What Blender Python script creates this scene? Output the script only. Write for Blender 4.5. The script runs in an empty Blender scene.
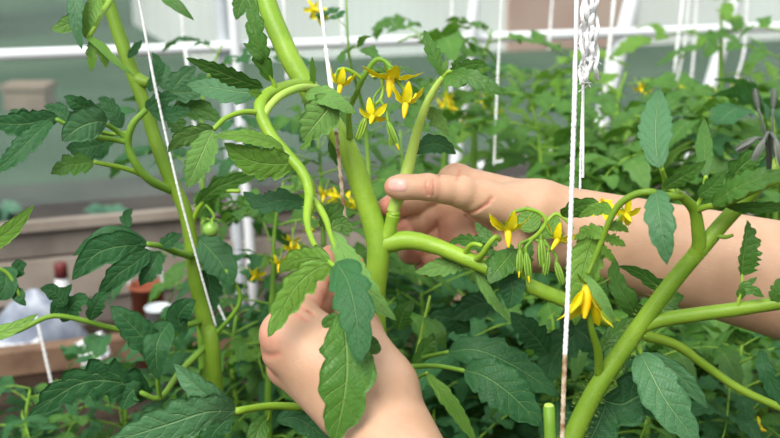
import bpy, math, random
import numpy as np
from mathutils import Vector, Matrix

SC = bpy.context.scene
COL = SC.collection
FPX = 780 * 50.0 / 36.0
PITCH = math.radians(15)
CAM = Vector((0, 0, 0.95))
RT = Vector((1, 0, 0))
FW = Vector((0, math.cos(PITCH), -math.sin(PITCH)))
UP = Vector((0, math.sin(PITCH), math.cos(PITCH)))
SOIL = 0.28


def P(x, y, Z):
    """world point seen at image position x, y, at depth Z metres"""
    return CAM + FW * Z + RT * ((x - 390) / FPX * Z) + UP * ((219 - y) / FPX * Z)


def PP(lst):
    return [P(*p) for p in lst]


# ---------------------------------------------------------------- camera
cam = bpy.data.cameras.new('camera')
cam.lens = 50
cam.sensor_width = 36
cam.clip_start = 0.02
cam.dof.use_dof = True
cam.dof.focus_distance = 0.69
cam.dof.aperture_fstop = 9.0
camo = bpy.data.objects.new('camera', cam)
camo.location = CAM
camo.rotation_euler = (math.radians(75), 0, 0)
COL.objects.link(camo)
SC.camera = camo

# ---------------------------------------------------------------- objects


def tag(o, label=None, cat=None, group=None, kind=None):
    if label: o['label'] = label
    if cat: o['category'] = cat
    if group: o['group'] = group
    if kind: o['kind'] = kind
    return o


def empty(name, loc, label, cat, group=None):
    o = bpy.data.objects.new(name, None)
    o.empty_display_size = 0.05
    o.location = loc
    COL.objects.link(o)
    return tag(o, label, cat, group)


def adopt(o, parent):
    if parent is not None:
        o.parent = parent
        o.matrix_parent_inverse = Matrix.Translation(-world_loc(parent))
    return o


def world_loc(o):
    v = Vector(o.location)
    return v if o.parent is None else v


def catmull(pts, n):
    pts = [Vector(p) for p in pts]
    if len(pts) == 2:
        return [pts[0].lerp(pts[1], i / n) for i in range(n + 1)]
    q = [pts[0] * 2 - pts[1]] + pts + [pts[-1] * 2 - pts[-2]]
    segs = len(pts) - 1
    # spread samples by chord length
    L = [0.0]
    for i in range(segs):
        L.append(L[-1] + max((pts[i + 1] - pts[i]).length, 1e-6))
    out = []
    for i in range(n + 1):
        s = L[-1] * i / n
        k = 0
        while k < segs - 1 and s > L[k + 1]:
            k += 1
        t = (s - L[k]) / (L[k + 1] - L[k])
        p0, p1, p2, p3 = q[k], q[k + 1], q[k + 2], q[k + 3]
        out.append(0.5 * ((2 * p1) + (p2 - p0) * t + (2 * p0 - 5 * p1 + 4 * p2 - p3) * t * t + (3 * p1 - p0 - 3 * p2 + p3) * t ** 3))
    return out


def lerplist(vals, t):
    x = t * (len(vals) - 1)
    i = min(int(x), len(vals) - 2)
    return vals[i] + (vals[i + 1] - vals[i]) * (x - i)


class MB:
    """collects shapes that become one mesh"""

    def __init__(self):
        self.v, self.f, self.uv, self.m = [], [], [], []

    def tube(self, pts, rad, n=8, k=None, mat=0, raw=False, wob=0.0, seed=0):
        """round tube along pts; rad is a number or a list spread along it"""
        if k is None: k = max(4, len(pts) * 4)
        c = [Vector(p) for p in pts] if raw else catmull(pts, k)
        rnd = random.Random(seed)
        if isinstance(rad, (int, float)): rad = [rad, rad]
        N = len(c)
        base = len(self.v)
        t0 = (c[1] - c[0]).normalized()
        ref = Vector((0, 0, 1)) if abs(t0.z) < 0.9 else Vector((1, 0, 0))
        a = t0.cross(ref).normalized()
        for i in range(N):
            t = (c[min(i + 1, N - 1)] - c[max(i - 1, 0)])
            t = t.normalized() if t.length > 1e-9 else t0
            a = (a - t * a.dot(t)).normalized()
            b = t.cross(a)
            r = lerplist(rad, i / (N - 1))
            for j in range(n):
                an = 2 * math.pi * j / n
                rr = r * (1 + wob * (rnd.random() - .5))
                self.v.append(c[i] + (a * math.cos(an) + b * math.sin(an)) * rr)
                self.uv.append((j / n, i / (N - 1)))
        for i in range(N - 1):
            for j in range(n):
                j2 = (j + 1) % n
                self.f.append((base + i * n + j, base + i * n + j2, base + (i + 1) * n + j2, base + (i + 1) * n + j))
                self.m.append(mat)
        for e, i in ((-1, 0), (1, N - 1)):       # domed ends
            t = (c[1] - c[0]) if e < 0 else (c[-1] - c[-2])
            t.normalize()
            r = rad[0] if e < 0 else rad[-1]
            self.v.append(c[i] + t * (e * r * 0.5))
            self.uv.append((0.5, 0.5))
            q = len(self.v) - 1
            for j in range(n):
                j2 = (j + 1) % n
                self.f.append((q, base + i * n + j2, base + i * n + j) if e < 0 else (q, base + i * n + j, base + i * n + j2))
                self.m.append(mat)

    def ball(self, c, r, sq=(1, 1, 1), nu=10, nv=7, mat=0, M=None):
        base = len(self.v)
        for i in range(nv + 1):
            th = math.pi * i / nv
            for j in range(nu):
                ph = 2 * math.pi * j / nu
                p = Vector((math.sin(th) * math.cos(ph) * sq[0], math.sin(th) * math.sin(ph) * sq[1], math.cos(th) * sq[2])) * r
                if M is not None: p = M @ p
                self.v.append(Vector(c) + p)
                self.uv.append((j / nu, i / nv))
        for i in range(nv):
            for j in range(nu):
                j2 = (j + 1) % nu
                self.f.append((base + i * nu + j, base + (i + 1) * nu + j, base + (i + 1) * nu + j2, base + i * nu + j2))
                self.m.append(mat)

    def box(self, lo, hi, M=None, mat=0):
        base = len(self.v)
        for z in (lo[2], hi[2]):
            for x, y in ((lo[0], lo[1]), (hi[0], lo[1]), (hi[0], hi[1]), (lo[0], hi[1])):
                p = Vector((x, y, z))
                self.v.append(M @ p if M is not None else p)
                self.uv.append((x, z))
        for q in ((3, 2, 1, 0), (4, 5, 6, 7), (0, 1, 5, 4), (1, 2, 6, 5), (2, 3, 7, 6), (3, 0, 4, 7)):
            self.f.append(tuple(base + i for i in q))
            self.m.append(mat)

    def lathe(self, prof, c, n=20, mat=0):
        base = len(self.v)
        for r, z in prof:
            for j in range(n):
                a = 2 * math.pi * j / n
                self.v.append(Vector(c) + Vector((r * math.cos(a), r * math.sin(a), z)))
                self.uv.append((j / n, z))
        for i in range(len(prof) - 1):
            for j in range(n):
                j2 = (j + 1) % n
                self.f.append((base + i * n + j, base + i * n + j2, base + (i + 1) * n + j2, base + (i + 1) * n + j))
                self.m.append(mat)

    def leaflet(self, pts, W, nor, seed=0, teeth=5, depth=0.28, fold=0.18, curl=-0.12, wave=0.05, nu=36, nv=5,
                thick=0.0005, mats=(0, 1), asym=1.0, pa=0.5, pb=0.85, sweep=0.10, quilt=0.03, double=True, roll=0.0):
        """one toothed leaf blade along pts; W = half width (m); nor = side its upper face looks to"""
        rnd = random.Random(seed)
        c = catmull(pts, nu)
        N = nu + 1
        Lg = sum((c[i + 1] - c[i]).length for i in range(nu))
        ph1, ph2, ph3 = rnd.random() * 6, rnd.random() * 6, rnd.random() * 6
        tj = [rnd.uniform(.8, 1.2) for _ in range(64)]
        jit = .035 if teeth > 2 else 0
        pk = pa / (pa + pb)
        pm = pk ** pa * (1 - pk) ** pb
        nor = Vector(nor).normalized()
        fr = []
        for i in range(N):
            t = (c[min(i + 1, nu)] - c[max(i - 1, 0)]).normalized()
            a = t.cross(nor)
            if a.length < 1e-4: a = t.orthogonal()
            a.normalize()
            n = a.cross(t).normalized()
            if roll:
                R = Matrix.Rotation(roll, 3, t)
                a = R @ a
                n = R @ n
            fr.append((a, n))

        def S(t):
            x = min(max(t, 0), 1) * nu
            i = min(int(x), nu - 1)
            f = x - i
            return c[i].lerp(c[i + 1], f), fr[i][0].lerp(fr[i + 1][0], f), fr[i][1].lerp(fr[i + 1][1], f)

        top, bot = [], []
        for i in range(N):
            t = i / nu
            pr = (max(t, 0.0) ** pa) * (max(1 - t, 0.0) ** pb) / pm
            rt, rb = [], []
            for j in range(-nv, nv + 1):
                s = j / nv
                side = 1 if s >= 0 else -1
                q = (t + jit * math.sin(t * 9 + (ph1 if side > 0 else ph2))) * teeth + (0.0 if side > 0 else 0.37)
                fq = q - math.floor(q)
                saw = (fq / .72) ** .8 if fq < .72 else 1 - (fq - .72) / .28
                # small second set of teeth
                q2 = fq * 2.0
                f2 = q2 - math.floor(q2)
                saw = saw * .8 + .2 * ((f2 / .7) if f2 < .7 else (1 - f2) / .3)
                w = W * pr * (1 - depth + depth * saw * tj[(int(q) + (20 if side < 0 else 0)) % 64])
                w *= asym if side > 0 else (2 - asym)
                av = abs(s)
                tt = t + sweep * (av ** 1.5) * (1 - t) * min(1, t * 6)
                p, a, n = S(tt)
                h = fold * av * w + curl * av * av * w
                h += wave * w * math.sin(t * 7 + ph1 + 1.7 * side) * av * av + wave * .7 * w * math.sin(t * 15 + ph2 * side) * av ** 3
                vq = t * 7.5 - av * 1.1
                h += quilt * W * pr * math.sin(2 * math.pi * (vq - .25)) * (av * (1.05 - av) * 3) * 0.6
                h += quilt * W * .5 * math.sin(9 * s + ph3 + t * 21) * av
                pos = p + a * (s * w) + n * h
                if double:
                    ed = thick * .5 * (0.3 if j in (-nv, nv) or i in (0, nu) else 1)
                    rt.append(pos + n * ed)
                    rb.append(pos - n * ed)
                else:
                    rt.append(pos)
            top.append(rt)
            bot.append(rb)
        M = 2 * nv + 1
        for layer, rows, mat, flip in ((0, top, mats[0], False), (1, bot, mats[1], True)):
            if layer == 1 and not double: break
            b = len(self.v)
            for i in range(N):
                for j in range(M):
                    self.v.append(rows[i][j])
                    self.uv.append((j / (M - 1), i / nu))
            for i in range(nu):
                for j in range(M - 1):
                    q = (b + i * M + j, b + i * M + j + 1, b + (i + 1) * M + j + 1, b + (i + 1) * M + j)
                    self.f.append(q[::-1] if flip else q)
                    self.m.append(mat)
            if layer == 0: b0 = b
            else:
                for i in range(nu):
                    for j in (0, M - 1):
                        q = (b0 + i * M + j, b0 + (i + 1) * M + j, b + (i + 1) * M + j, b + i * M + j)
                        self.f.append(q if j else q[::-1])
                        self.m.append(mats[1])

    def mesh(self, name, mats, smooth=True):
        me = bpy.data.meshes.new(name)
        me.from_pydata([tuple(v) for v in self.v], [], self.f)
        for m in (mats if isinstance(mats, (list, tuple)) else [mats]):
            me.materials.append(m)
        uvl = me.uv_layers.new(name='UVMap')
        idx = np.empty(len(me.loops), dtype=np.int32)
        me.loops.foreach_get('vertex_index', idx)
        uvl.data.foreach_set('uv', np.array(self.uv, dtype=np.float32)[idx].ravel())
        me.polygons.foreach_set('material_index', np.array(self.m, dtype=np.int32))
        me.polygons.foreach_set('use_smooth', np.full(len(me.polygons), smooth, dtype=bool))
        me.update()
        return me

    def build(self, name, mats, parent=None, smooth=True, origin=None):
        if origin is not None:
            o3 = Vector(origin)
            self.v = [Vector(v) - o3 for v in self.v]
        me = self.mesh(name, mats, smooth)
        o = bpy.data.objects.new(name, me)
        if origin is not None: o.location = origin
        COL.objects.link(o)
        if parent is not None: put_under(o, parent)
        return o


def root_loc(o):
    v = Vector((0, 0, 0))
    while o is not None:
        v += Vector(o.location)
        o = o.parent
    return v


def put_under(o, parent):
    """parents o, keeping where it stands (things are only moved, never turned)"""
    o.location = Vector(o.location) - root_loc(parent)
    o.parent = parent


# ---------------------------------------------------------------- materials
class NT:
    def __init__(self, name):
        self.m = bpy.data.materials.new(name)
        self.m.use_nodes = True
        self.t = self.m.node_tree
        self.t.nodes.clear()
        self.out = self.t.nodes.new('ShaderNodeOutputMaterial')

    def n(self, typ, **kw):
        x = self.t.nodes.new('ShaderNode' + typ)
        for k, v in kw.items():
            setattr(x, k, v)
        return x

    def l(self, a, b):
        self.t.links.new(a, b)

    def setin(self, node, key, val):
        if hasattr(val, 'is_output'): self.l(val, node.inputs[key])
        else: node.inputs[key].default_value = val

    def math(self, op, a, b=None, c=None, clamp=False):
        x = self.n('Math', operation=op, use_clamp=clamp)
        for i, v in enumerate((a, b, c)):
            if v is not None: self.setin(x, i, v)
        return x.outputs[0]

    def mix(self, fac, a, b, blend='MIX'):
        x = self.n('MixRGB', blend_type=blend)
        self.setin(x, 0, fac)
        for i, v in ((1, a), (2, b)):
            if isinstance(v, tuple) and len(v) == 3: v = v + (1,)
            self.setin(x, i, v)
        return x.outputs[0]

    def step(self, v, lo, hi):
        x = self.n('MapRange', interpolation_type='SMOOTHSTEP')
        self.setin(x, 0, v)
        x.inputs[1].default_value = lo
        x.inputs[2].default_value = hi
        return x.outputs[0]

    def noise(self, scale, detail=3, vec=None, rough=.5):
        x = self.n('TexNoise')
        x.inputs['Scale'].default_value = scale
        x.inputs['Detail'].default_value = detail
        x.inputs['Roughness'].default_value = rough
        if vec is None:
            tc = self.n('TexCoord')
            vec = tc.outputs['Object']
        self.l(vec, x.inputs['Vector'])
        return x.outputs[0]

    def bsdf(self, color, rough=.5, spec=.5, normal=None, **kw):
        x = self.n('BsdfPrincipled')
        if isinstance(color, tuple): color = color + (1,) if len(color) == 3 else color
        self.setin(x, 'Base Color', color)
        self.setin(x, 'Roughness', rough)
        self.setin(x, 'Specular IOR Level', spec)
        for k, v in kw.items(): self.setin(x, k.replace('_', ' '), v)
        if normal is not None: self.l(normal, x.inputs['Normal'])
        return x.outputs[0]

    def bump(self, h, strength=.3, dist=.001):
        x = self.n('Bump')
        x.inputs['Strength'].default_value = strength
        x.inputs['Distance'].default_value = dist
        self.l(h, x.inputs['Height'])
        return x.outputs[0]

    def done(self, sh):
        self.l(sh, self.out.inputs[0])
        return self.m


def leaf_mat(name, c1, c2, vein, trans, tcol, rough=.44, spec=.5, veinamt=.6):
    k = NT(name)
    uv = k.n('UVMap')
    sp = k.n('SeparateXYZ')
    k.l(uv.outputs[0], sp.inputs[0])
    u, v = sp.outputs[0], sp.outputs[1]
    a = k.math('ABSOLUTE', k.math('MULTIPLY', k.math('SUBTRACT', u, .5), 2.0))
    mid = k.step(a, .075, .02)
    q = k.math('SUBTRACT', k.math('MULTIPLY', v, 7.5), k.math('MULTIPLY', a, 1.1))
    fr = k.math('MULTIPLY', k.math('ABSOLUTE', k.math('SUBTRACT', k.math('FRACT', q), .5)), 2.0)
    lat = k.math('MULTIPLY', k.step(fr, .86, .98), k.step(a, 1.0, .55))
    q2 = k.math('ADD', k.math('MULTIPLY', q, 3.0), k.math('MULTIPLY', a, 9.0))
    fr2 = k.math('MULTIPLY', k.math('ABSOLUTE', k.math('SUBTRACT', k.math('FRACT', q2), .5)), 2.0)
    ter = k.math('MULTIPLY', k.step(fr2, .8, .98), .25)
    vm = k.math('MAXIMUM', mid, k.math('MAXIMUM', lat, ter))
    oi = k.n('ObjectInfo')
    nz = k.noise(38, 4)
    fac = k.math('ADD', k.math('MULTIPLY', oi.outputs['Random'], .55), k.math('MULTIPLY', k.step(nz, .3, .7), .45))
    col = k.mix(fac, c1, c2)
    cell = k.math('MULTIPLY', k.step(fr, .2, .95), .35)
    col = k.mix(cell, col, c2)
    col = k.mix(k.math('MULTIPLY', vm, veinamt), col, vein)
    fine = k.noise(420, 2)
    h = k.math('ADD', k.math('MULTIPLY', vm, -1.0), k.math('MULTIPLY', fine, .9))
    nrm = k.bump(h, .85, .0009)
    b = k.bsdf(col, rough, spec, nrm)
    t = k.n('BsdfTranslucent')
    k.l(k.mix(.5, col, tcol, 'MIX'), t.inputs[0])
    m = k.n('MixShader')
    m.inputs[0].default_value = trans
    k.l(b, m.inputs[1])
    k.l(t.outputs[0], m.inputs[2])
    return k.done(m.outputs[0])


def plain(name, c1, c2=None, scale=30, rough=.5, spec=.4, bump=0, bscale=200, trans=0, **kw):
    k = NT(name)
    col = c1
    if c2 is not None: col = k.mix(k.step(k.noise(scale, 4), .3, .7), c1, c2)
    nrm = k.bump(k.noise(bscale, 3), bump, .001) if bump else None
    b = k.bsdf(col, rough, spec, nrm, **kw)
    if trans:
        t = k.n('BsdfTranslucent')
        if isinstance(col, tuple): t.inputs[0].default_value = col + (1,)
        else: k.l(col, t.inputs[0])
        m = k.n('MixShader')
        m.inputs[0].default_value = trans
        k.l(b, m.inputs[1])
        k.l(t.outputs[0], m.inputs[2])
        b = m.outputs[0]
    return k.done(b)


MT = {}
MT['leaf'] = leaf_mat('leaf_upper', (.042, .160, .020), (.105, .280, .034), (.30, .50, .12), .30, (.22, .48, .03))
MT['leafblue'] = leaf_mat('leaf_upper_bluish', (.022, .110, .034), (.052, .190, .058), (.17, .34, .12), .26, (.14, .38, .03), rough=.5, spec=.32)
MT['leafyoung'] = leaf_mat('leaf_upper_young', (.150, .360, .040), (.250, .480, .065), (.32, .55, .13), .38, (.32, .56, .04))
MT['leafpale'] = leaf_mat('leaf_upper_pale', (.055, .190, .070), (.105, .275, .110), (.26, .46, .18), .26, (.20, .42, .06), rough=.5)
MT['under'] = leaf_mat('leaf_underside', (.150, .340, .075), (.230, .450, .105), (.40, .60, .19), .28, (.20, .42, .05), rough=.65, spec=.2)
MT['stem'] = plain('stem_green', (.215, .385, .024), (.305, .485, .042), 25, .42, .4, .25, 600, Subsurface_Weight=.15, Subsurface_Radius=(.6, 1, .2), Subsurface_Scale=.004)
MT['stemolive'] = plain('stem_olive_green', (.135, .255, .014), (.205, .34, .026), 25, .45, .35, .25, 600, Subsurface_Weight=.15, Subsurface_Radius=(.6, 1, .2), Subsurface_Scale=.004)
MT['stemdark'] = plain('stem_dull_green', (.13, .28, .024), (.21, .38, .04), 30, .5, .35, .2, 500)
MT['stempale'] = plain('stem_pale_green', (.36, .54, .085), (.45, .62, .12), 30, .5, .35, .2, 500)
MT['petal'] = plain('petal_yellow', (.95, .82, .006), (.98, .90, .03), 90, .5, .3, .2, 400, trans=.25)
MT['cone'] = plain('anther_yellow', (.94, .62, .008), (.96, .72, .02), 90, .5, .3)
MT['twine'] = plain('white_twine', (.80, .80, .80), (.90, .90, .90), 300, .8, .2, .5, 900)
MT['twinestain'] = plain('stained_twine', (.60, .50, .36), (.24, .13, .05), 160, .85, .2, .5, 900)
MT['fruit'] = plain('green_fruit', (.20, .42, .06), (.28, .50, .09), 30, .3, .5)
MT['tubewhite'] = plain('white_pipe', (.86, .88, .90), None, rough=.3, spec=.5)
MT['post'] = plain('galvanised_post', (.50, .54, .58), (.60, .64, .67), 20, .4, .5)
MT['board'] = plain('weathered_board', (.15, .13, .11), (.24, .205, .175), 12, .8, .2, .4, 80)
MT['boardpale'] = plain('pale_board', (.27, .225, .185), (.37, .315, .265), 14, .8, .2, .4, 80)
MT['plank'] = plain('brown_plank', (.16, .092, .058), (.27, .17, .11), 18, .75, .25, .4, 90)
MT['spentbud'] = plain('spent_bud', (.10, .12, .10), (.20, .22, .18), 60, .7, .2)
MT['soil'] = plain('dark_soil', (.022, .016, .012), (.065, .046, .032), 30, .95, .1, .9, 70)
MT['film'] = plain('white_film', (.78, .80, .82), (.88, .88, .88), 40, .4, .4)
# ---------------------------------------------------------------- setting
A = P(0, 55, 1.75)
B = P(780, 26, 2.27)
WX = Vector((B.x - A.x, B.y - A.y, 0)).normalized()          # along the back wall
WN = Vector((WX.y, -WX.x, 0))                                  # towards the room


def WP(x, y, d=0.0):
    """point of the wall plane (d metres in front of it) seen at x, y"""
    r = FW + RT * ((x - 390) / FPX) + UP * ((219 - y) / FPX)
    a = A + WN * d
    t = (a - CAM).dot(WN) / r.dot(WN)
    return CAM + r * t


def wall_frame(z=0.0, d=0.0):
    M = Matrix.Identity(4)
    for i in range(3):
        M[i][0], M[i][1], M[i][2] = WX[i], -WN[i], (0, 0, 1)[i]
    o = A + WN * d
    M[0][3], M[1][3], M[2][3] = o.x, o.y, z
    return M


WM = wall_frame()
# ground inside, with soil lumps
mb = MB()
rs = random.Random(3)
nx, ny = 150, 120
for j in range(ny + 1):
    for i in range(nx + 1):
        s = -3.2 + 8.0 * i / nx
        d = 6.0 * (j / ny)
        p = A + WX * s + WN * d
        mb.v.append(Vector((p.x, p.y, SOIL + rs.uniform(-.012, .012))))
        mb.uv.append((i / nx, j / ny))
for j in range(ny):
    for i in range(nx):
        a = j * (nx + 1) + i
        mb.f.append((a, a + nx + 1, a + nx + 2, a + 1))
        mb.m.append(0)
tag(mb.build('floor', MT['soil']), 'dark garden soil under the tomato plants', 'ground', kind='structure')

# glazing of the back wall: hazy twin-wall sheet
k = NT('hazy_glazing')
tc = k.n('TexCoord')
sp = k.n('SeparateXYZ')
k.l(tc.outputs['Object'], sp.inputs[0])
rib = k.math('MULTIPLY', k.math('ABSOLUTE', k.math('SUBTRACT', k.math('FRACT', k.math('MULTIPLY', sp.outputs[0], 55.0)), .5)), 2.0)
ribm = k.step(rib, .75, 1.0)
nz = k.step(k.noise(2.2, 3), .3, .75)
haze = k.mix(nz, (.66, .78, .74), (.84, .88, .87))
dif = k.n('BsdfDiffuse')
k.l(haze, dif.inputs[0])
trl = k.n('BsdfTranslucent')
k.l(haze, trl.inputs[0])
mx = k.n('MixShader')
mx.inputs[0].default_value = .6
k.l(dif.outputs[0], mx.inputs[1])
k.l(trl.outputs[0], mx.inputs[2])
tr = k.n('BsdfTransparent')
tr.inputs[0].default_value = (.90, .97, .94, 1)
m2 = k.n('MixShader')
k.l(k.math('ADD', .10, k.math('MULTIPLY', ribm, .03)), m2.inputs[0])
k.l(tr.outputs[0], m2.inputs[1])
k.l(mx.outputs[0], m2.inputs[2])
MT['glazing'] = k.done(m2.outputs[0])
mb = MB()
mb.box((-1.6, 0.0, .5), (2.7, .006, 1.9), None)
o = mb.build('wall_back', MT['glazing'], smooth=False)
o.matrix_world = WM
tag(o, 'hazy clear greenhouse wall sheet', 'wall', kind='structure')


def board(name, z0, z1, d0, d1, mat, s0=-1.6, s1=2.7):
    b = MB()
    b.box((s0, -d1, z0), (s1, -d0, z1))
    q = b.build(name, mat, smooth=False)
    q.matrix_world = WM
    tag(q, kind='structure')
    return q


zt = WP(33, 221).z
zb = WP(41, 257).z
board('baseboard_upper', zb + .006, zt, -.012, .014, MT['board'])
board('trim_1', zt - .012, zt + .004, .014, .026, MT['boardpale'])
board('baseboard_lower', zb - .075, zb, -.012, .022, MT['boardpale'])
board('baseboard_bottom', SOIL - .06, zb - .08, -.012, .016, MT['board'])


def pipe(name, pts, r, mat, n=12):
    b = MB()
    b.tube(pts, r, n, k=6)
    q = b.build(name, mat)
    tag(q, kind='structure')
    return q


def ext(a, b, ta, tb):
    d = b - a
    return [a - d * ta, b + d * tb]


ra, rb = WP(0, 55, .03), WP(780, 27, .03)
pipe('trim_2', ext(ra, rb, .6, .4), .0095, MT['tubewhite'])
# upright posts and leaning braces of the frame
pipe('trim_3', ext(WP(233, 10, .05), WP(250, 250, .05), .5, .35), .0085, MT['tubewhite'])
pipe('trim_4', ext(WP(221, 10, .015), WP(238, 250, .015), .5, .4), .011, MT['post'])
pipe('trim_5', ext(WP(475, 0, .05), WP(455, 165, .05), .5, .9), .011, MT['tubewhite'])
pipe('trim_6', ext(WP(632, 0, .02), WP(604, 110, .02), .5, 1.2), .016, MT['tubewhite'])
pipe('trim_7', ext(WP(735, 0, .02), WP(706, 100, .02), .5, 1.2), .014, MT['tubewhite'])
pipe('trim_8', ext(WP(484, 166, .04), WP(532, 156, .04), 0.1, 5), .009, MT['tubewhite'])

# ground and things outside, seen through the haze
k = NT('lawn')
n1 = k.step(k.noise(1.1, 4), .35, .65)
n2 = k.noise(14, 4)
col = k.mix(n1, (.022, .052, .030), (.065, .105, .066))
col = k.mix(k.math('MULTIPLY', n2, .5), col, (.12, .16, .10))
MT['lawn'] = k.done(k.bsdf(col, .9, .1))
mb = MB()
mb.box((-14, .02, SOIL - .12), (16, 24, SOIL - .06))
o = mb.build('ground_outside', MT['lawn'], smooth=False)
o.matrix_world = WM
tag(o, 'grass outside the greenhouse wall', 'grass', kind='structure')

MT['bed'] = plain('dug_earth', (.045, .040, .038), (.085, .075, .068), 4, .95, .1)
mb = MB()
mb.box((-2.5, .25, SOIL - .06), (2.6, 1.25, SOIL - .02))
o = mb.build('earth_bed', MT['bed'], smooth=False)
o.matrix_world = WM
tag(o, 'dark dug earth strip on the ground just outside the greenhouse wall', 'garden bed', kind='structure')
MT['weed'] = plain('weed_green', (.07, .17, .11), (.12, .23, .15), 9, .8, .2)
rs = random.Random(8)
wl = ['by the lower corner at far left', 'nearest the wooden sill', 'at the middle of the dark strip', 'close to the white upright post', 'beside the hanging twine']
for i, (s, d) in enumerate(((-.22, .5), (-.02, .85), (.10, .42), (.22, .75), (.42, .55))):
    mb = MB()
    for j in range(14):
        a = rs.random() * 6.28
        c = Vector((s + .012 * math.cos(a), d + .012 * math.sin(a), SOIL - .022))
        e = c + Vector((math.cos(a) * .045, math.sin(a) * .045, .02 + .025 * rs.random()))
        mb.leaflet([WM @ c, WM @ (c.lerp(e, .5) + Vector((0, 0, .02))), WM @ e], .013, (0, -.4, 1), seed=j, nu=6, nv=1, double=False, mats=(0, 0))
    mb.ball(WM @ Vector((s, d, SOIL - .022)), .017)
    tag(mb.build('weed', MT['weed'], origin=WM @ Vector((s, d, SOIL - .02))), 'blurred bluish weed outside the wall, ' + wl[i], 'weed')

MT['render'] = plain('pinkish_render', (.84, .74, .75), (.92, .86, .87), 1.5, .9, .1)
MT['shedwall'] = plain('grey_sheet', (.44, .47, .50), (.55, .58, .60), 1.5, .8, .2)
MT['doorred'] = plain('faded_red', (.50, .25, .21), (.58, .33, .28), 3, .8, .2)
MT['roofing'] = plain('roof_sheet', (.36, .34, .34), (.44, .42, .42), 3, .8, .2)


def building(name, s0, s1, d0, d1, h, mat, label, door=None):
    r = empty(name, WM @ Vector(((s0 + s1) / 2, d0, SOIL - .06)), label, 'building')
    b = MB()
    b.box((s0, d0, SOIL - .06), (s1, d1, SOIL + h), WM)
    b.build('wall', mat, r, smooth=False)
    b = MB()
    b.box((s0 - .15, d0 - .2, SOIL + h), (s1 + .15, d1 + .2, SOIL + h + .12), WM)
    b.build('roof', MT['roofing'], r, smooth=False)
    if door:
        b = MB()
        b.box((door[0], d0 - .03, SOIL - .06), (door[1], d0, SOIL + 1.9), WM)
        b.build('door', MT['doorred'], r, smooth=False)
    return r


building('house', 1.1, 8.5, 4.2, 7, 2.6, MT['render'], 'pinkish rendered building standing beyond the glazing, top right', (3.0, 3.9))
building('shed', -5.2, -.55, 5.6, 7.5, 2.2, MT['shedwall'], 'pale grey shed standing beyond the glazing, top left')
mb = MB()
kc = P(25, 108, 4.5)
mb.box((kc.x - .085, kc.y, SOIL - .06), (kc.x + .085, kc.y + .14, SOIL + .025))
mb.box((kc.x - .095, kc.y - .01, SOIL + .025), (kc.x + .095, kc.y + .15, SOIL + .045))
MT['crate'] = plain('crate_red', (.27, .17, .14), (.36, .24, .20), 8, .9, .1)
tag(mb.build('crate', MT['crate'], smooth=False), 'faded reddish crate on the grass outside, low at far left', 'crate')

# divider plank, film, and small things near the wall on the left
pa, pb = P(-60, 389, 1.62), P(132, 343, 1.70)
pa.z = pb.z = SOIL + .055
d = (pb - pa).normalized()
per = Vector((d.y, -d.x, 0))
M = Matrix.Identity(4)
for i in range(3): M[i][0], M[i][1] = d[i], -per[i]
M[0][3], M[1][3], M[2][3] = pa.x, pa.y, 0
mb = MB()
mb.box((-.3, -.016, SOIL + .018), (.95, .016, SOIL + .055), M)
tag(mb.build('plank', MT['plank'], smooth=False, origin=pa), 'brown wooden edging plank set on edge in the soil, lower left', 'plank')
mb = MB()
mb.box((-.3, -.013, SOIL - .03), (.95, .013, SOIL + .018), M)
MT['plankdark'] = plain('dark_plank', (.035, .022, .016), (.075, .046, .030), 18, .8, .2, .4, 90)  # lower board in a much darker brown than the plank above
tag(mb.build('plank', MT['plankdark'], smooth=False, origin=pa), 'dark lower edging plank in the soil, directly beneath the brown one', 'plank')
mb = MB()
rs = random.Random(5)
for i in range(25):
    for j in range(4):
        p = M @ Vector((-.25 + i * .0165, .018 + j * .018, SOIL + .050 + .006 * math.sin(i * 1.3 + j) + rs.uniform(-.002, .002)))
        mb.v.append(p)
        mb.uv.append((i, j))
for i in range(24):
    for j in range(3):
        a = i * 4 + j
        mb.f.append((a, a + 4, a + 5, a + 1))
        mb.m.append(0)
o = mb.build('plastic_film', MT['film'])
sm = o.modifiers.new('thickness', 'SOLIDIFY')
sm.thickness = .0015
tag(o, 'white plastic film laid flat behind the brown edging plank', 'film')

# crumpled white paper hanging over the plank
mb = MB()
rs = random.Random(11)
c0 = P(93, 349, 1.60)
for i in range(9):
    for j in range(7):
        u, v = i / 8 - .5, j / 6 - .5
        p = c0 + RT * (u * .042 + v * .012) + UP * (-v * .036 + u * .02) + FW * rs.uniform(-.007, .007)
        mb.v.append(p)
        mb.uv.append((u, v))
for i in range(8):
    for j in range(6):
        a = i * 7 + j
        mb.f.append((a, a + 1, a + 8, a + 7))
        mb.m.append(0)
o = mb.build('paper', MT['film'], smooth=False)
sm = o.modifiers.new('thickness', 'SOLIDIFY')
sm.thickness = .0008
tag(o, 'torn white paper scrap lying over the brown plank', 'paper')

# jar with a dark red lid
j0 = P(63, 296, 1.74)
j0.z = SOIL
r = empty('jar', j0, 'small white jar with dark red lid standing by the wall boards', 'jar')
h = P(63, 262, 1.74).z - SOIL
mb = MB()
mb.lathe([(.0, .0), (.012, .0), (.014, .006), (.014, h * .72), (.010, h * .84), (.009, h * .86), (0, h * .86)], j0)
mb.build('body', MT['film'], r)
mb = MB()
MT['lid'] = plain('lid_red', (.16, .03, .03), None, rough=.4)
mb.lathe([(0, h * .86), (.0105, h * .86), (.0105, h), (.009, h + .003), (0, h + .003)], j0)
tag(mb.build('lid', MT['lid'], r), 'dark red lid')

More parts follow.
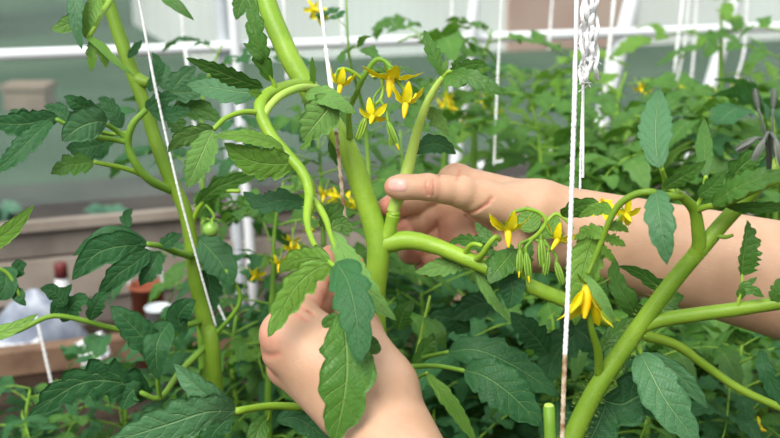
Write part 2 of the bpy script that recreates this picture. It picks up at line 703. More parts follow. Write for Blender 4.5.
# bluish plastic bag, slumped
MT['bag'] = plain('bag_plastic', (.17, .20, .27), (.34, .38, .45), 30, .35, .5, .8, 40)
b0 = P(38, 335, 1.72)
b0.z = SOIL
mb = MB()
rs = random.Random(2)
for i in range(11):
    th = i / 10
    for j in range(18):
        a = 2 * math.pi * j / 18
        rr = (.062 * (1 - th ** 3) + .003) * (1 + .14 * math.sin(3 * a + th * 5) + rs.uniform(-.06, .06))
        mb.v.append(b0 + Vector((math.cos(a) * rr * 1.15, math.sin(a) * rr * .6, th * .125)))
        mb.uv.append((j / 18, th))
for i in range(10):
    for j in range(18):
        j2 = (j + 1) % 18
        mb.f.append((i * 18 + j, i * 18 + j2, (i + 1) * 18 + j2, (i + 1) * 18 + j))
        mb.m.append(0)
tag(mb.build('plastic_bag', MT['bag']), 'crumpled blue grey plastic bag on the soil behind the plank', 'bag')

# red-brown pot holding two white sticks, by the wall
MT['terra'] = plain('terracotta', (.26, .065, .03), (.34, .10, .05), 20, .7, .3)
t0 = P(149, 322, 1.70)
t0.z = SOIL
ph = P(149, 284, 1.70).z - SOIL
r = empty('bucket', t0, 'red brown bucket with white handle by the wall boards, left of the thick stem', 'bucket')
mb = MB()
mb.lathe([(0, 0), (.020, 0), (.026, ph), (.028, ph), (.028, ph + .005), (.025, ph + .005), (.019, .01), (0, .01)], t0)
mb.build('body', MT['terra'], r)
mb = MB()
mb.tube([t0 + Vector((-.027, 0, ph)), t0 + Vector((-.021, -.01, ph + .05)), t0 + Vector((0, -.012, ph + .066)), t0 + Vector((.021, -.01, ph + .05)), t0 + Vector((.027, 0, ph))], .0025, 6)
tag(mb.build('handle', MT['film'], r), 'white wire handle')
w0 = P(160, 338, 1.55)
w0.z = SOIL
mb = MB()
wh = P(160, 306, 1.55).z - SOIL
mb.lathe([(0, 0), (.014, 0), (.018, wh), (.0195, wh), (.0195, wh + .003), (.0175, wh + .003), (.013, .004), (0, .004)], w0)
MT['cup'] = plain('cup_plastic', (.62, .66, .70), (.72, .75, .78), 20, .35, .5)
tag(mb.build('cup', MT['cup']), 'whitish plastic cup standing in front of the red brown bucket', 'cup')

# ---------------------------------------------------------------- light
w = bpy.data.worlds.new('sky')
SC.world = w
w.use_nodes = True
nt = w.node_tree
bg = nt.nodes['Background']
tcn = nt.nodes.new('ShaderNodeTexCoord')
spn = nt.nodes.new('ShaderNodeSeparateXYZ')
nt.links.new(tcn.outputs['Generated'], spn.inputs[0])
cr = nt.nodes.new('ShaderNodeValToRGB')
cr.color_ramp.elements[0].position = 0.0
cr.color_ramp.elements[0].color = (.50, .54, .56, 1)
cr.color_ramp.elements[1].position = .8
cr.color_ramp.elements[1].color = (.95, .98, 1.0, 1)
nt.links.new(spn.outputs[2], cr.inputs[0])
nt.links.new(cr.outputs[0], bg.inputs[0])
bg.inputs[1].default_value = 0.85
sun = bpy.data.lights.new('sun', 'SUN')
sun.energy = 2.9
sun.angle = math.radians(35)
sun.color = (1.0, .97, .92)
so = bpy.data.objects.new('sun', sun)
so.rotation_euler = (math.radians(36), math.radians(-22), 0)
so.location = (0, 0, 4)
COL.objects.link(so)
vs = SC.view_settings
vs.view_transform = 'Standard'
vs.look = 'None'
vs.gamma = 1
vs.use_curve_mapping = False
vs.exposure = 0.45
# ---------------------------------------------------------------- hands: one smooth surface per arm
def np3(v): return np.array(v[:], dtype=np.float32)


def smin(a, b, k):
    h = np.maximum(k - np.abs(a - b), 0.0)
    return np.minimum(a, b) - h * h / (4.0 * k)


def cone(X, a, b, ra, rb):
    a, b = np3(a), np3(b)
    d = b - a
    L2 = float(d @ d)
    t = np.clip(((X - a) @ d) / L2, 0, 1)
    q = X - a - t[:, None] * d
    return np.sqrt((q * q).sum(1)) - (ra + (rb - ra) * t)


def chain(X, pts, rad, k=.003):
    """finger: joints with a slight waist between them"""
    out = None
    for i in range(len(pts) - 1):
        a, b = pts[i], pts[i + 1]
        m = a.lerp(b, .5)
        rm = (rad[i] + rad[i + 1]) * .5 * (.95 if i < len(pts) - 2 else 1.02)
        for p, q, r1, r2 in ((a, m, rad[i], rm), (m, b, rm, rad[i + 1])):
            d = cone(X, p, q, r1, r2)
            out = d if out is None else smin(out, d, k)
    return out


def field(X, spec):
    X = X.astype(np.float32)
    body = None
    for a, b, ra, rb in spec['body']:
        d = cone(X, a, b, ra, rb)
        body = d if body is None else smin(body, d, spec.get('kb', .014))
    fing = None
    for pts, rad in spec['fingers']:
        d = chain(X, pts, rad)
        # blends softly into the palm at its root only
        rt = np.sqrt(((X - np3(pts[0])) ** 2).sum(1))
        kk = np.clip(1.0 - (rt - rad[0] * .8) / (rad[0] * 1.5), 0.06, 1.0) * .010
        body2 = smin(body, d, kk)
        fing = body2 if fing is None else smin(fing, body2, .0008)
    out = fing
    # creases: shallow grooves given in image coordinates on the near side
    if spec['creases']:
        Y = X - np3(CAM)
        Z = Y @ np3(FW)
        px = 390 + (Y @ np3(RT)) / Z * FPX
        py = 219 - (Y @ np3(UP)) / Z * FPX
        for pts, dep, wid, z0, z1 in spec['creases']:
            ok = (np.abs(out) < .006) & (Z < z1) & (Z > z0)
            if not ok.any(): continue
            x, y = px[ok], py[ok]
            dm = np.full(x.shape, 1e9, np.float32)
            for (x0, y0), (x1, y1) in zip(pts[:-1], pts[1:]):
                dx, dy = x1 - x0, y1 - y0
                t = np.clip(((x - x0) * dx + (y - y0) * dy) / (dx * dx + dy * dy), 0, 1)
                dm = np.minimum(dm, (x - x0 - t * dx) ** 2 + (y - y0 - t * dy) ** 2)
            out[ok] += dep * np.exp(-dm / (wid * wid))
    return out


def surface_nets(spec, lo, hi, h):
    n = [int(math.ceil((hi[i] - lo[i]) / h)) + 1 for i in range(3)]
    ax = [lo[i] + h * np.arange(n[i], dtype=np.float32) for i in range(3)]
    V = np.empty(n, np.float32)
    G = np.stack(np.meshgrid(ax[1], ax[2], indexing='ij'), -1).reshape(-1, 2)
    step = max(1, 1500000 // (n[1] * n[2]))
    for i in range(0, n[0], step):
        xs = ax[0][i:i + step]
        X = np.empty((len(xs), G.shape[0], 3), np.float32)
        X[:, :, 0] = xs[:, None]
        X[:, :, 1:] = G[None]
        V[i:i + step] = field(X.reshape(-1, 3), spec).reshape(len(xs), n[1], n[2])
    ins = V < 0
    cnt = np.zeros([k - 1 for k in n], np.int8)
    offs = [(a, b, c) for a in (0, 1) for b in (0, 1) for c in (0, 1)]
    for a, b, c in offs:
        cnt += ins[a:n[0] - 1 + a, b:n[1] - 1 + b, c:n[2] - 1 + c]
    act = np.argwhere((cnt > 0) & (cnt < 8))
    idx = np.full(cnt.shape, -1, np.int32)
    idx[tuple(act.T)] = np.arange(len(act))
    cv = {o: V[act[:, 0] + o[0], act[:, 1] + o[1], act[:, 2] + o[2]] for o in offs}
    s = np.zeros((len(act), 3), np.float32)
    c = np.zeros(len(act), np.float32)
    for o in offs:
        for k in range(3):
            if o[k]: continue
            p = list(o); p[k] = 1; p = tuple(p)
            a, b = cv[o], cv[p]
            m = (a < 0) != (b < 0)
            t = np.where(m, a / np.where(m, a - b, 1), 0)
            e = np.array(o, np.float32)[None].repeat(len(act), 0)
            e[:, k] = t
            s += e * m[:, None]
            c += m
    verts = np.array(lo, np.float32) + (act + s / c[:, None]) * h
    faces = []
    for k in range(3):
        u, v = (k + 1) % 3, (k + 2) % 3
        sl0 = [slice(None)] * 3; sl1 = [slice(None)] * 3
        sl0[k] = slice(0, -1); sl1[k] = slice(1, None)
        ch = ins[tuple(sl0)] != ins[tuple(sl1)]
        e = np.argwhere(ch)
        e = e[(e[:, u] > 0) & (e[:, v] > 0) & (e[:, u] < n[u] - 1) & (e[:, v] < n[v] - 1)]
        q = []
        for du, dv in ((-1, -1), (0, -1), (0, 0), (-1, 0)):
            p = e.copy(); p[:, u] += du; p[:, v] += dv
            q.append(idx[tuple(p.T)])
        q = np.stack(q, 1)
        inside0 = ins[tuple(e.T)]
        q[~inside0] = q[~inside0][:, ::-1]
        faces.append(q)
    return verts, np.concatenate(faces)


def arm(name, spec, mat, parent, lo, hi, h):
    v, f = surface_nets(spec, lo, hi, h)
    me = bpy.data.meshes.new(name)
    me.from_pydata(v.tolist(), [], f.tolist())
    me.materials.append(mat)
    me.polygons.foreach_set('use_smooth', np.ones(len(me.polygons), dtype=bool))
    at = me.attributes.new('flush', 'FLOAT', 'POINT')
    r = np.zeros(len(v), np.float32)
    for p, s, a in spec['flush']:
        r = np.maximum(r, a * np.exp(-((v - np3(p)) ** 2).sum(1) / (s * s)))
    Y = v - np3(CAM)
    Zc = Y @ np3(FW)
    qx, qy = 390 + (Y @ np3(RT)) / Zc * FPX, 219 - (Y @ np3(UP)) / Zc * FPX
    for pts, dep, wid, z0, z1 in spec['creases']:
        dm = np.full(len(v), 1e9)
        for (x0, y0), (x1, y1) in zip(pts[:-1], pts[1:]):
            dx, dy = x1 - x0, y1 - y0
            t = np.clip(((qx - x0) * dx + (qy - y0) * dy) / (dx * dx + dy * dy), 0, 1)
            dm = np.minimum(dm, (qx - x0 - t * dx) ** 2 + (qy - y0 - t * dy) ** 2)
        r = np.maximum(r, .55 * np.exp(-dm / (wid * 1.2) ** 2) * ((Zc < z1) & (Zc > z0)))
    at.data.foreach_set('value', r)
    me.update()
    o = bpy.data.objects.new(name, me)
    COL.objects.link(o)
    put_under(o, parent)
    return o


k = NT('skin')
at = k.n('Attribute', attribute_name='flush')
n1 = k.step(k.noise(45, 4), .3, .7)
base = k.mix(n1, (.55, .330, .205), (.62, .385, .255))
base = k.mix(k.math('MULTIPLY', k.step(k.noise(160, 3), .45, .75), .18), base, (.56, .29, .20))
base = k.mix(at.outputs['Fac'], base, (.62, .20, .15))
hgt = k.math('ADD', k.noise(700, 3), k.math('MULTIPLY', k.noise(2200, 2), .5))
MT['skin'] = k.done(k.bsdf(base, .48, .35, k.bump(hgt, .28, .0007), Subsurface_Weight=.22, Subsurface_Radius=(1, .36, .2), Subsurface_Scale=.006))
MT['nail'] = plain('fingernail', (.70, .38, .32), (.74, .43, .37), 60, .35, .4, Subsurface_Weight=.2, Subsurface_Radius=(1, .4, .3), Subsurface_Scale=.004)

Q = P
right_spec = dict(
    body=[
        (Q(548, 212, .768), Q(880, 294, .735), .0190, .0385), (Q(548, 238, .772), Q(880, 314, .735), .0185, .0375),
        (Q(548, 222, .772), Q(880, 306, .76), .0180, .038),
        (Q(535, 207, .772), Q(456, 181, .785), .0165, .0112), (Q(535, 218, .776), Q(452, 205, .792), .016, .011),
        (Q(537, 232, .776), Q(456, 229, .790), .016, .0108), (Q(540, 243, .772), Q(466, 250, .784), .0155, .0102),
        (Q(530, 211, .758), Q(482, 200, .748), .0170, .0125), (Q(532, 246, .766), Q(486, 253, .776), .0145, .0105)],
    fingers=[
        ([Q(486, 201, .750), Q(462, 192, .741), Q(428, 187, .733), Q(404, 187, .732), Q(394, 187, .734)], [.0125, .0108, .0088, .0082, .0068]),
        ([Q(456, 181, .785), Q(416, 202, .793), Q(396, 206, .778), Q(387, 207, .764)], [.0114, .0098, .0084, .0070]),
        ([Q(452, 205, .792), Q(417, 226, .797), Q(401, 230, .784), Q(404, 233, .768)], [.0112, .0100, .0088, .0074]),
        ([Q(456, 229, .790), Q(429, 247, .800), Q(410, 252, .790), Q(412, 254, .773)], [.0106, .0096, .0084, .0070]),
        ([Q(466, 250, .784), Q(440, 262, .795), Q(424, 266, .790), Q(428, 268, .778)], [.0095, .0074, .0064, .0056])],
    creases=[
        ([(427, 180), (426, 187), (428, 195)], .0011, 1.1, .5, .735), ([(433, 180), (434, 188), (433, 196)], .0010, 1.1, .5, .735),
        ([(430, 179), (430, 195)], .0006, 1.0, .5, .735),
        ([(462, 214), (474, 212), (486, 204), (492, 198)], .0009, 1.8, .5, .76), ([(476, 211), (484, 207), (490, 203)], .0008, 1.0, .5, .76),
        ([(440, 178), (437, 171)], .0010, 1.2, .5, .80), ([(457, 180), (460, 171)], .0010, 1.2, .5, .80),
        ([(466, 216), (474, 228), (478, 240)], .0014, 1.5, .76, .80), ([(436, 222), (438, 232), (437, 240)], .0010, 1.2, .76, .80)],
    flush=[(Q(392, 200, .757), .010, .9), (Q(388, 206, .758), .011, .9), (Q(401, 231, .764), .012, .75), (Q(411, 254, .768), .012, .75),
           (Q(387, 187, .733), .008, .55), (Q(430, 187, .725), .008, .25), (Q(447, 228, .78), .018, .45), (Q(470, 236, .78), .016, .3),
           (Q(428, 268, .772), .01, .6), (Q(460, 170, .785), .012, .25)])
left_spec = dict(
    kb=.0085,
    body=[
        (Q(372, 410, .625), Q(482, 690, .50), .0245, .034), (Q(384, 416, .628), Q(500, 690, .51), .0230, .033),
        (Q(381, 386, .624), Q(299, 321, .646), .0190, .0125), (Q(366, 396, .619), Q(283, 334, .640), .0185, .0122),
        (Q(350, 402, .624), Q(284, 351, .646), .0180, .0118), (Q(342, 405, .630), Q(287, 368, .660), .0170, .0108),
        (Q(382, 386, .622), Q(358, 332, .640), .0180, .0128)],
    fingers=[
        ([Q(358, 332, .640), Q(352, 292, .678), Q(346, 262, .712)], [.0128, .0104, .0080]),
        ([Q(297, 321, .646), Q(312, 288, .676), Q(323, 266, .700), Q(330, 255, .716)], [.0120, .0088, .0076, .0066]),
        ([Q(283, 334, .640), Q(318, 308, .684), Q(338, 288, .704), Q(354, 264, .708)], [.0122, .0096, .0080, .0068]),
        ([Q(284, 351, .646), Q(326, 325, .684), Q(345, 302, .704), Q(357, 285, .716)], [.0116, .0092, .0076, .0064]),
        ([Q(287, 368, .660), Q(322, 350, .692), Q(340, 330, .708), Q(350, 317, .718)], [.0104, .0080, .0068, .0058])],
    creases=[
        ([(287, 311), (298, 315), (307, 321)], .0009, 1.8, .5, .66), ([(292, 304), (302, 308), (312, 314)], .0009, 1.6, .5, .66),
        ([(308, 312), (314, 316)], .0010, 1.4, .5, .66), ([(259, 353), (268, 356), (278, 354)], .0006, 3.5, .5, .67)],
    flush=[(Q(331, 254, .71), .010, .85), (Q(346, 262, .705), .011, .8), (Q(354, 264, .702), .011, .8), (Q(262, 336, .63), .014, .45),
           (Q(268, 362, .65), .013, .45), (Q(285, 312, .64), .014, .25), (Q(318, 300, .66), .014, .45), (Q(318, 287, .67), .012, .3)])
person = empty('person', Q(700, 340, .72), 'person reaching in from lower right, two bare forearms, pinching the tomato stem with both hands', 'person')


def box_of(spec, clipx=None):
    pts = []
    for a, b, ra, rb in spec['body']:
        for p, r in ((a, ra), (b, rb)): pts += [np3(p) - r, np3(p) + r]
    for f, r in spec['fingers']:
        for p, q in zip(f, r): pts += [np3(p) - q, np3(p) + q]
    pts = np.array(pts)
    return pts.min(0) - .006, pts.max(0) + .006


lo, hi = box_of(right_spec)
ra_ = arm('arm', right_spec, MT['skin'], person, lo, hi, .00095)
lo, hi = box_of(left_spec)
la_ = arm('arm', left_spec, MT['skin'], person, lo, hi, .00095)


def hit(spec, x, y, z0, z1=1.0):
    """first point of the skin seen at x, y"""
    z = z0
    d0 = (P(x, y, 1) - CAM).length
    for _ in range(60):
        d = float(field(np3(P(x, y, z))[None], spec)[0])
        if abs(d) < 1e-5: break
        z += d / d0 * .9
        if z > z1: return None
    return P(x, y, z)


mb = MB()
nw, nh = 14, 10
vid = {}
for i in range(nw + 1):
    for j in range(nh + 1):
        u, v = i / nw * 2 - 1, j / nh * 2 - 1
        # rounded square outline, tip end (left) rounder
        uu = u * math.sqrt(1 - .42 * v * v) if u < 0 else u * math.sqrt(1 - .22 * v * v)
        vv = v * math.sqrt(1 - .30 * u * u)
        p = hit(right_spec, 397.5 + uu * 9.6, 185 + vv * 6.6 + uu * .4, .70)
        e = max(abs(u), abs(v))
        p = p - FW * (.0007 * (1 - e ** 4) + .0001)
        vid[i, j] = len(mb.v)
        mb.v.append(p)
        mb.uv.append((u, v))
for i in range(nw):
    for j in range(nh):
        mb.f.append((vid[i, j], vid[i, j + 1], vid[i + 1, j + 1], vid[i + 1, j]))
        mb.m.append(0)
nl = mb.build('fingernail', MT['nail'])
put_under(nl, ra_)
tag(nl, 'pale pink thumbnail')
# ---------------------------------------------------------------- plants
LM = [MT['leaf'], MT['under'], MT['stem']]
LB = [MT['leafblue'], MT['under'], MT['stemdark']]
LY = [MT['leafyoung'], MT['under'], MT['stem']]
LP = [MT['leafpale'], MT['under'], MT['stem']]
LU = [MT['under'], MT['leaf'], MT['stem']]


def down(lst):
    """adds the stretch down to the soil below the last point"""
    p = lst[-1]
    return lst + [Vector((p.x, p.y, (p.z + SOIL) / 2)), Vector((p.x, p.y, SOIL - .006))]


def blade(mb, pts, w, seed=0, roll=0, tilt=(0, 0, 0), **kw):
    """pts: image points with depth; w: half width in image pixels"""
    c = PP(pts)
    zm = sum(p[2] for p in pts) / len(pts)
    mid = c[len(c) // 2]
    nor = (CAM - mid).normalized() + Vector(tilt)
    mb.leaflet(c, w / FPX * zm, nor, seed=seed, roll=math.radians(roll), **kw)


def leaf(plant, mats, blades, stalks=(), label=None):
    if len(blades) > 1 and not stalks:
        return [leaf(plant, mats, [b]) for b in blades]
    mb = MB()
    for i, b in enumerate(blades):
        kw = dict(b[2]) if len(b) > 2 else {}
        kw['teeth'] = int(round(kw.get('teeth', 4) * 1.1)) if kw.get('teeth', 4) > 2 else kw['teeth']
        kw['depth'] = min(.5, kw.get('depth', .28) * 1.3)
        kw['quilt'] = kw.get('quilt', .03) * 1.8
        kw.setdefault('seed', int(b[0][0][0] * 7 + b[0][0][1]))
        blade(mb, b[0], b[1], **kw)
    for pts, r in stalks:
        z = sum(p[2] for p in pts) / len(pts)
        rr = [q / FPX * z for q in (r if isinstance(r, (list, tuple)) else [r, r])]
        mb.tube(PP(pts), rr, 8, mat=2)
    o = mb.build('leaf', mats, plant, origin=P(*blades[0][0][0]))
    if label: tag(o, label)
    return o


def stalk(plant, name, pts, r, mat=None, toground=False, n=14):
    mat = mat or ('stem' if plant in (main, shoot) else 'stemolive')
    z = sum(p[2] for p in pts) / len(pts)
    c = PP(pts)
    rr = [q / FPX * z for q in (r if isinstance(r, (list, tuple)) else [r, r])]
    if toground:
        c = down(c)
        rr = rr + [rr[-1]]
    mb = MB()
    mb.tube(c, rr, n, k=len(c) * 9, mat=0, wob=.05, seed=int(pts[0][0]))
    return mb.build(name, MT[mat], plant, origin=c[0])


def hairs(mb, pts, r, n, seed, length=.0018):
    """short hairs standing out of a stem"""
    rnd = random.Random(seed)
    c = catmull(PP(pts), 60)
    z = pts[0][2]
    for _ in range(n):
        i = rnd.randrange(1, 59)
        t = (c[i + 1] - c[i - 1]).normalized()
        a = t.orthogonal().normalized()
        b = t.cross(a)
        th = rnd.random() * 6.283
        d = a * math.cos(th) + b * math.sin(th)
        rr = lerplist(r, i / 60) / FPX * z
        p = c[i].lerp(c[i + 1], rnd.random())
        mb.tube([p + d * rr * .9, p + d * (rr + length * rnd.uniform(.5, 1)) + t * rnd.uniform(-.0006, .0006)], [.00011, .00004], 3, k=1, raw=True, mat=0)


def hairy(plant, pts, r, n, seed):
    mb = MB()
    hairs(mb, pts, r, n, seed)
    return tag(mb.build('stem_hair', MT['stempale'], plant, origin=P(*pts[0])), kind='stuff')


def axis_frame(ax):
    z = Vector(ax).normalized()
    x = z.orthogonal().normalized()
    y = z.cross(x)
    return Matrix((x, y, z)).transposed()


def petal_mb(size, ang, spread, curl, M, c, seed, mat=0):
    """one narrow pointed petal; M turns +z to where the anther cone points"""
    mb = MB()
    rad = Vector((math.cos(ang), math.sin(ang), 0))
    pts = []
    for i in range(5):
        t = i / 4
        # leaves the cup sideways, then bends back
        e = spread + curl * t
        pts.append((rad * (.10 + t * math.cos(e)) + Vector((0, 0, .12 - t * math.sin(e)))) * size)
    w = [Vector(c) + M @ p for p in pts]
    nn = M @ (Vector((0, 0, 1)) + rad * .3)
    mb.leaflet(w, size * .23, nn, seed=seed, teeth=1, depth=.02, fold=.25, curl=-.2, wave=.12, nu=12, nv=2, thick=.0004,
               mats=(mat, mat), pa=.42, pb=.75, sweep=0, quilt=.01)
    return mb


def flower(plant, c, ax, size_px, z, seed=0, spread=.2, curl=.5, n=5, turn=0.0, pedicel=None, skip=()):
    """open tomato flower: calyx, petals, pointed anther cone"""
    c = P(*c, z)
    s = size_px / FPX * z
    M = axis_frame(RT * ax[0] + UP * ax[1] - FW * ax[2])
    mb = MB()
    for i in range(5):
        a = turn + (i + .5) * 2 * math.pi / 5
        rad = Vector((math.cos(a), math.sin(a), 0))
        q = [c + M @ (Vector((0, 0, .0)) * s), c + M @ ((rad * .3 + Vector((0, 0, -.05))) * s), c + M @ ((rad * .55 + Vector((0, 0, -.22))) * s)]
        mb.leaflet(q, s * .06, M @ Vector((0, 0, 1)), seed=i, teeth=1, depth=0, nu=6, nv=1, thick=.0004, mats=(0, 0), pa=.3, pb=.8)
    mb.ball(c + M @ Vector((0, 0, -.04 * s)), s * .13, M=M)
    if pedicel:
        pp = PP(pedicel) + [c + M @ Vector((0, 0, -.25 * s)), c]
        mb.tube(pp, [s * .085, s * .07, s * .08], 7, k=16)
    f = mb.build('flower', MT['stemdark'], plant, origin=c)
    for i in range(n):
        if i in skip: continue
        a = turn + i * 2 * math.pi / n
        petal_mb(s, a, spread, curl, M, c, seed + i).build('petal', MT['petal'], f, origin=c)
    mb = MB()
    pts = [c, c + M @ Vector((0, 0, .25 * s)), c + M @ Vector((0, 0, .55 * s)), c + M @ Vector((0, 0, .8 * s))]
    mb.tube(pts, [s * .11, s * .15, s * .12, s * .045], 10, k=12)
    mb.build('anther_cone', MT['cone'], f, origin=c)
    return f


def bud(plant, c, ax, size_px, z, pedicel=None, mat='stemdark', yellow=False):
    c = P(*c, z)
    s = size_px / FPX * z
    M = axis_frame(RT * ax[0] + UP * ax[1] - FW * ax[2])
    mb = MB()
    mb.tube([c, c + M @ Vector((0, 0, .4 * s)), c + M @ Vector((0, 0, .75 * s)), c + M @ Vector((0, 0, s))], [s * .08, s * .14, s * .11, s * .03], 9, k=12)
    for i in range(5):
        a = i * 2 * math.pi / 5
        rad = Vector((math.cos(a), math.sin(a), 0))
        q = [c + M @ (rad * .08 * s), c + M @ ((rad * .16 + Vector((0, 0, .5))) * s), c + M @ ((rad * .14 + Vector((0, 0, 1.0))) * s)]
        mb.leaflet(q, s * .06, M @ rad, seed=i, teeth=1, depth=0, nu=6, nv=1, thick=.0004, mats=(0, 0), pa=.3, pb=.8)
    if pedicel: mb.tube(PP(pedicel) + [c], s * .07, 7, k=14)
    b = mb.build('flower_bud', MT[mat], plant, origin=c)
    if yellow:
        mb = MB()
        mb.tube([c + M @ Vector((0, 0, .5 * s)), c + M @ Vector((0, 0, 1.15 * s))], [s * .10, s * .03], 8, k=4)
        mb.build('petal', MT['petal'], b, origin=c)
    return b


main = shoot = None
# ======== the plant being handled
main = empty('tomato_plant', Vector((P(378, 420, .75).x, P(378, 420, .75).y, SOIL)), 'tall tomato plant with the thick bright green stem held between both hands', 'plant', None)
MS = [(262, -40, .78), (266, 0, .78), (287, 52, .77), (309, 90, .765), (332, 124, .755), (348, 150, .75), (364, 195, .75), (376, 234, .75), (378, 262, .75), (374, 300, .755), (376, 360, .76), (378, 440, .77)]
stalk(main, 'stem', MS, [10.5, 10.5, 10.5, 10.5, 11, 11.5, 12, 12.5, 13.5, 12, 11, 11, 12], toground=True, n=20)
hairy(main, MS[1:9], [10, 12], 420, 4)
BR = [(376, 246, .750), (392, 242, .750), (412, 240.5, .748), (438, 247, .745), (470, 260, .735), (500, 273, .725), (532, 287, .72), (566, 301, .72), (600, 317, .725), (640, 334, .735), (676, 345, .745), (706, 366, .75), (740, 389, .75), (790, 412, .75)]
stalk(main, 'branch', BR, [11, 9.5, 8, 7.6, 7.4, 7.2, 7, 6.6, 5.6, 5, 4.6, 4.2, 4, 4], n=16)
hairy(main, BR[:9], [9, 6.5], 260, 9)
# stub from which the shoot is being snapped
mb = MB()
mb.tube(PP([(384, 240, .750), (389, 231, .748), (392, 221, .746), (393.5, 215, .745)]), [.0062, .0052, .0046, .0050], 14, k=14)
mb.ball(P(394, 213.5, .7445), .0046, (1, 1, .6))
mb.build('broken_stub', MT['stem'], main, origin=P(388, 236, .75))
# long arching leaf stalk on the left
AS = [(318, 92, .757), (303, 85, .745), (284, 88, .725), (266, 96, .71), (260, 110, .70), (270, 134, .695), (287, 154, .69), (302, 172, .685), (309, 192, .68), (307, 220, .66), (313, 242, .635), (325, 258, .610), (334, 266, .600)]
stalk(main, 'leaf_stalk', AS, [7.5, 7, 6.8, 6.8, 6.6, 6, 5.6, 5, 4.2, 3.2, 2.7, 2.4, 2.2], mat='stem', n=14)
hairy(main, AS[:10], [7, 4], 260, 12)
stalk(main, 'leaf_stalk', [(316, 88, .745), (300, 88, .72), (282, 95, .705), (270, 106, .70), (264, 116, .698)], [4.2, 4, 4, 4, 3.5], mat='stempale')
stalk(main, 'leaf_stalk', [(309, 196, .679), (318, 206, .68), (326, 220, .672), (333, 242, .655), (343, 268, .64)], [4, 3.6, 3, 2.6, 2.2], mat='stem')
stalk(main, 'leaf_stalk', [(284, 150, .69), (300, 170, .70), (311, 186, .71), (313, 205, .715), (306, 222, .72)], [4, 4.4, 4, 3, 2.4], mat='stem')
# the two big leaflets in front of the lower hand
leaf(main, LB, [([(337, 262, .600), (348, 282, .585), (356, 315, .575), (360, 364, .570)], 24, dict(teeth=4, depth=.26, fold=.10, pa=.35, pb=.7, curl=-.12, roll=6, seed=3))])
leaf(main, LM, [([(341, 312, .592), (346, 340, .584), (346, 385, .578), (334, 444, .582)], 33, dict(teeth=3, depth=.26, fold=.12, pa=.55, pb=.85, curl=-.12, roll=-6, seed=6)),
                ([(344, 318, .590), (334, 319, .592), (322, 326, .594)], 7, dict(teeth=2, depth=.1, pb=.5)),
                ([(352, 340, .590), (366, 342, .593), (380, 352, .595)], 9, dict(teeth=2, depth=.1, pb=.5))])
leaf(main, LY, [([(333, 263, .603), (313, 271, .606), (294, 289, .606), (280, 313, .606), (268, 337, .603)], 18, dict(teeth=4, depth=.3, fold=.05, roll=-8, pa=.42, pb=.75, asym=.9, seed=5)),
                ([(331, 262, .604), (312, 258, .610), (294, 261, .614), (279, 271, .617)], 15, dict(teeth=4, depth=.28, fold=.05, roll=-15, pa=.45, pb=.8, seed=9))])
leaf(main, LU, [([(334, 232, .660), (345, 255, .645), (362, 282, .630), (380, 305, .628), (397, 321, .630)], 15, dict(teeth=7, depth=.25, fold=.12, roll=-12, seed=11)),
                ([(331, 228, .662), (343, 224, .664), (352, 232, .666)], 10, dict(teeth=3, roll=20, seed=14))])
# blades around the arch
leaf(main, LU, [([(306, 93, .72), (322, 95, .705), (338, 103, .70), (357, 114, .70)], 13, dict(teeth=4, depth=.15, roll=-35, seed=21)),
                ([(336, 97, .708), (327, 110, .704), (314, 126, .703), (302, 141, .705)], 21, dict(teeth=4, depth=.2, roll=-10, seed=22, asym=1.1))])
leaf(main, LU, [([(213, 130, .67), (206, 145, .668), (197, 165, .668), (187, 188, .672)], 17, dict(teeth=5, depth=.22, roll=10, seed=31)),
                ([(214, 128, .672), (199, 133, .67), (180, 140, .668), (168, 152, .67)], 13, dict(teeth=4, depth=.25, roll=-30, seed=32))],
     [([(262, 113, .70), (244, 112, .69), (226, 118, .68), (214, 129, .672)], [3, 2.6])])
leaf(main, LY, [([(283, 147, .685), (262, 140, .675), (240, 136, .668), (214, 137, .664)], 10, dict(teeth=5, depth=.2, roll=35, seed=41)),
                ([(296, 163, .69), (274, 164, .682), (250, 160, .676), (224, 143, .672)], 19, dict(teeth=5, depth=.22, roll=-15, seed=42)),
                ([(262, 166, .685), (252, 170, .68), (243, 173, .678)], 7, dict(teeth=2, seed=43))])
leaf(main, LM, [([(263, 88, .712), (240, 80, .705), (216, 70, .70), (186, 58, .70)], 13, dict(teeth=6, depth=.3, roll=-38, seed=51))])
leaf(main, LP, [([(262, 92, .72), (240, 92, .73), (215, 88, .74), (186, 84, .75)], 16, dict(teeth=5, depth=.2, roll=25, seed=52))])
leaf(main, LM, [([(272, 82, .712), (263, 62, .705), (256, 34, .70), (250, -14, .70)], 13, dict(teeth=5, depth=.3, roll=-25, seed=53)),
                ([(266, 66, .71), (262, 58, .702), (250, 48, .70), (243, 43, .70)], 6, dict(teeth=2, seed=54))],
     [([(275, 90, .715), (274, 84, .713), (267, 68, .708)], [2.4, 2])])
leaf(main, LM, [([(252, -12, .74), (242, 2, .735), (236, 20, .73)], 10, dict(teeth=3, depth=.2, seed=55))])
leaf(main, LY, [([(312, 88, .75), (313, 74, .745), (312, 56, .74)], 4, dict(teeth=3, depth=.3, seed=56))])
leaf(main, LY, [([(262, 94, .705), (254, 93, .70), (248, 91, .698)], 5, dict(teeth=2, seed=57)), ([(300, 150, .70), (308, 142, .70), (311, 132, .70)], 4, dict(teeth=2, seed=58))])
leaf(main, LB, [([(306, 205, .715), (284, 200, .71), (262, 203, .71), (243, 192, .715)], 14, dict(teeth=5, roll=20, seed=59))])
leaf(main, LM, [([(320, 226, .70), (334, 214, .70), (344, 205, .71)], 11, dict(teeth=3, roll=25, seed=61)), ([(346, 108, .77), (335, 138, .76), (338, 168, .765)], 10, dict(teeth=4, roll=-20, seed=62))])

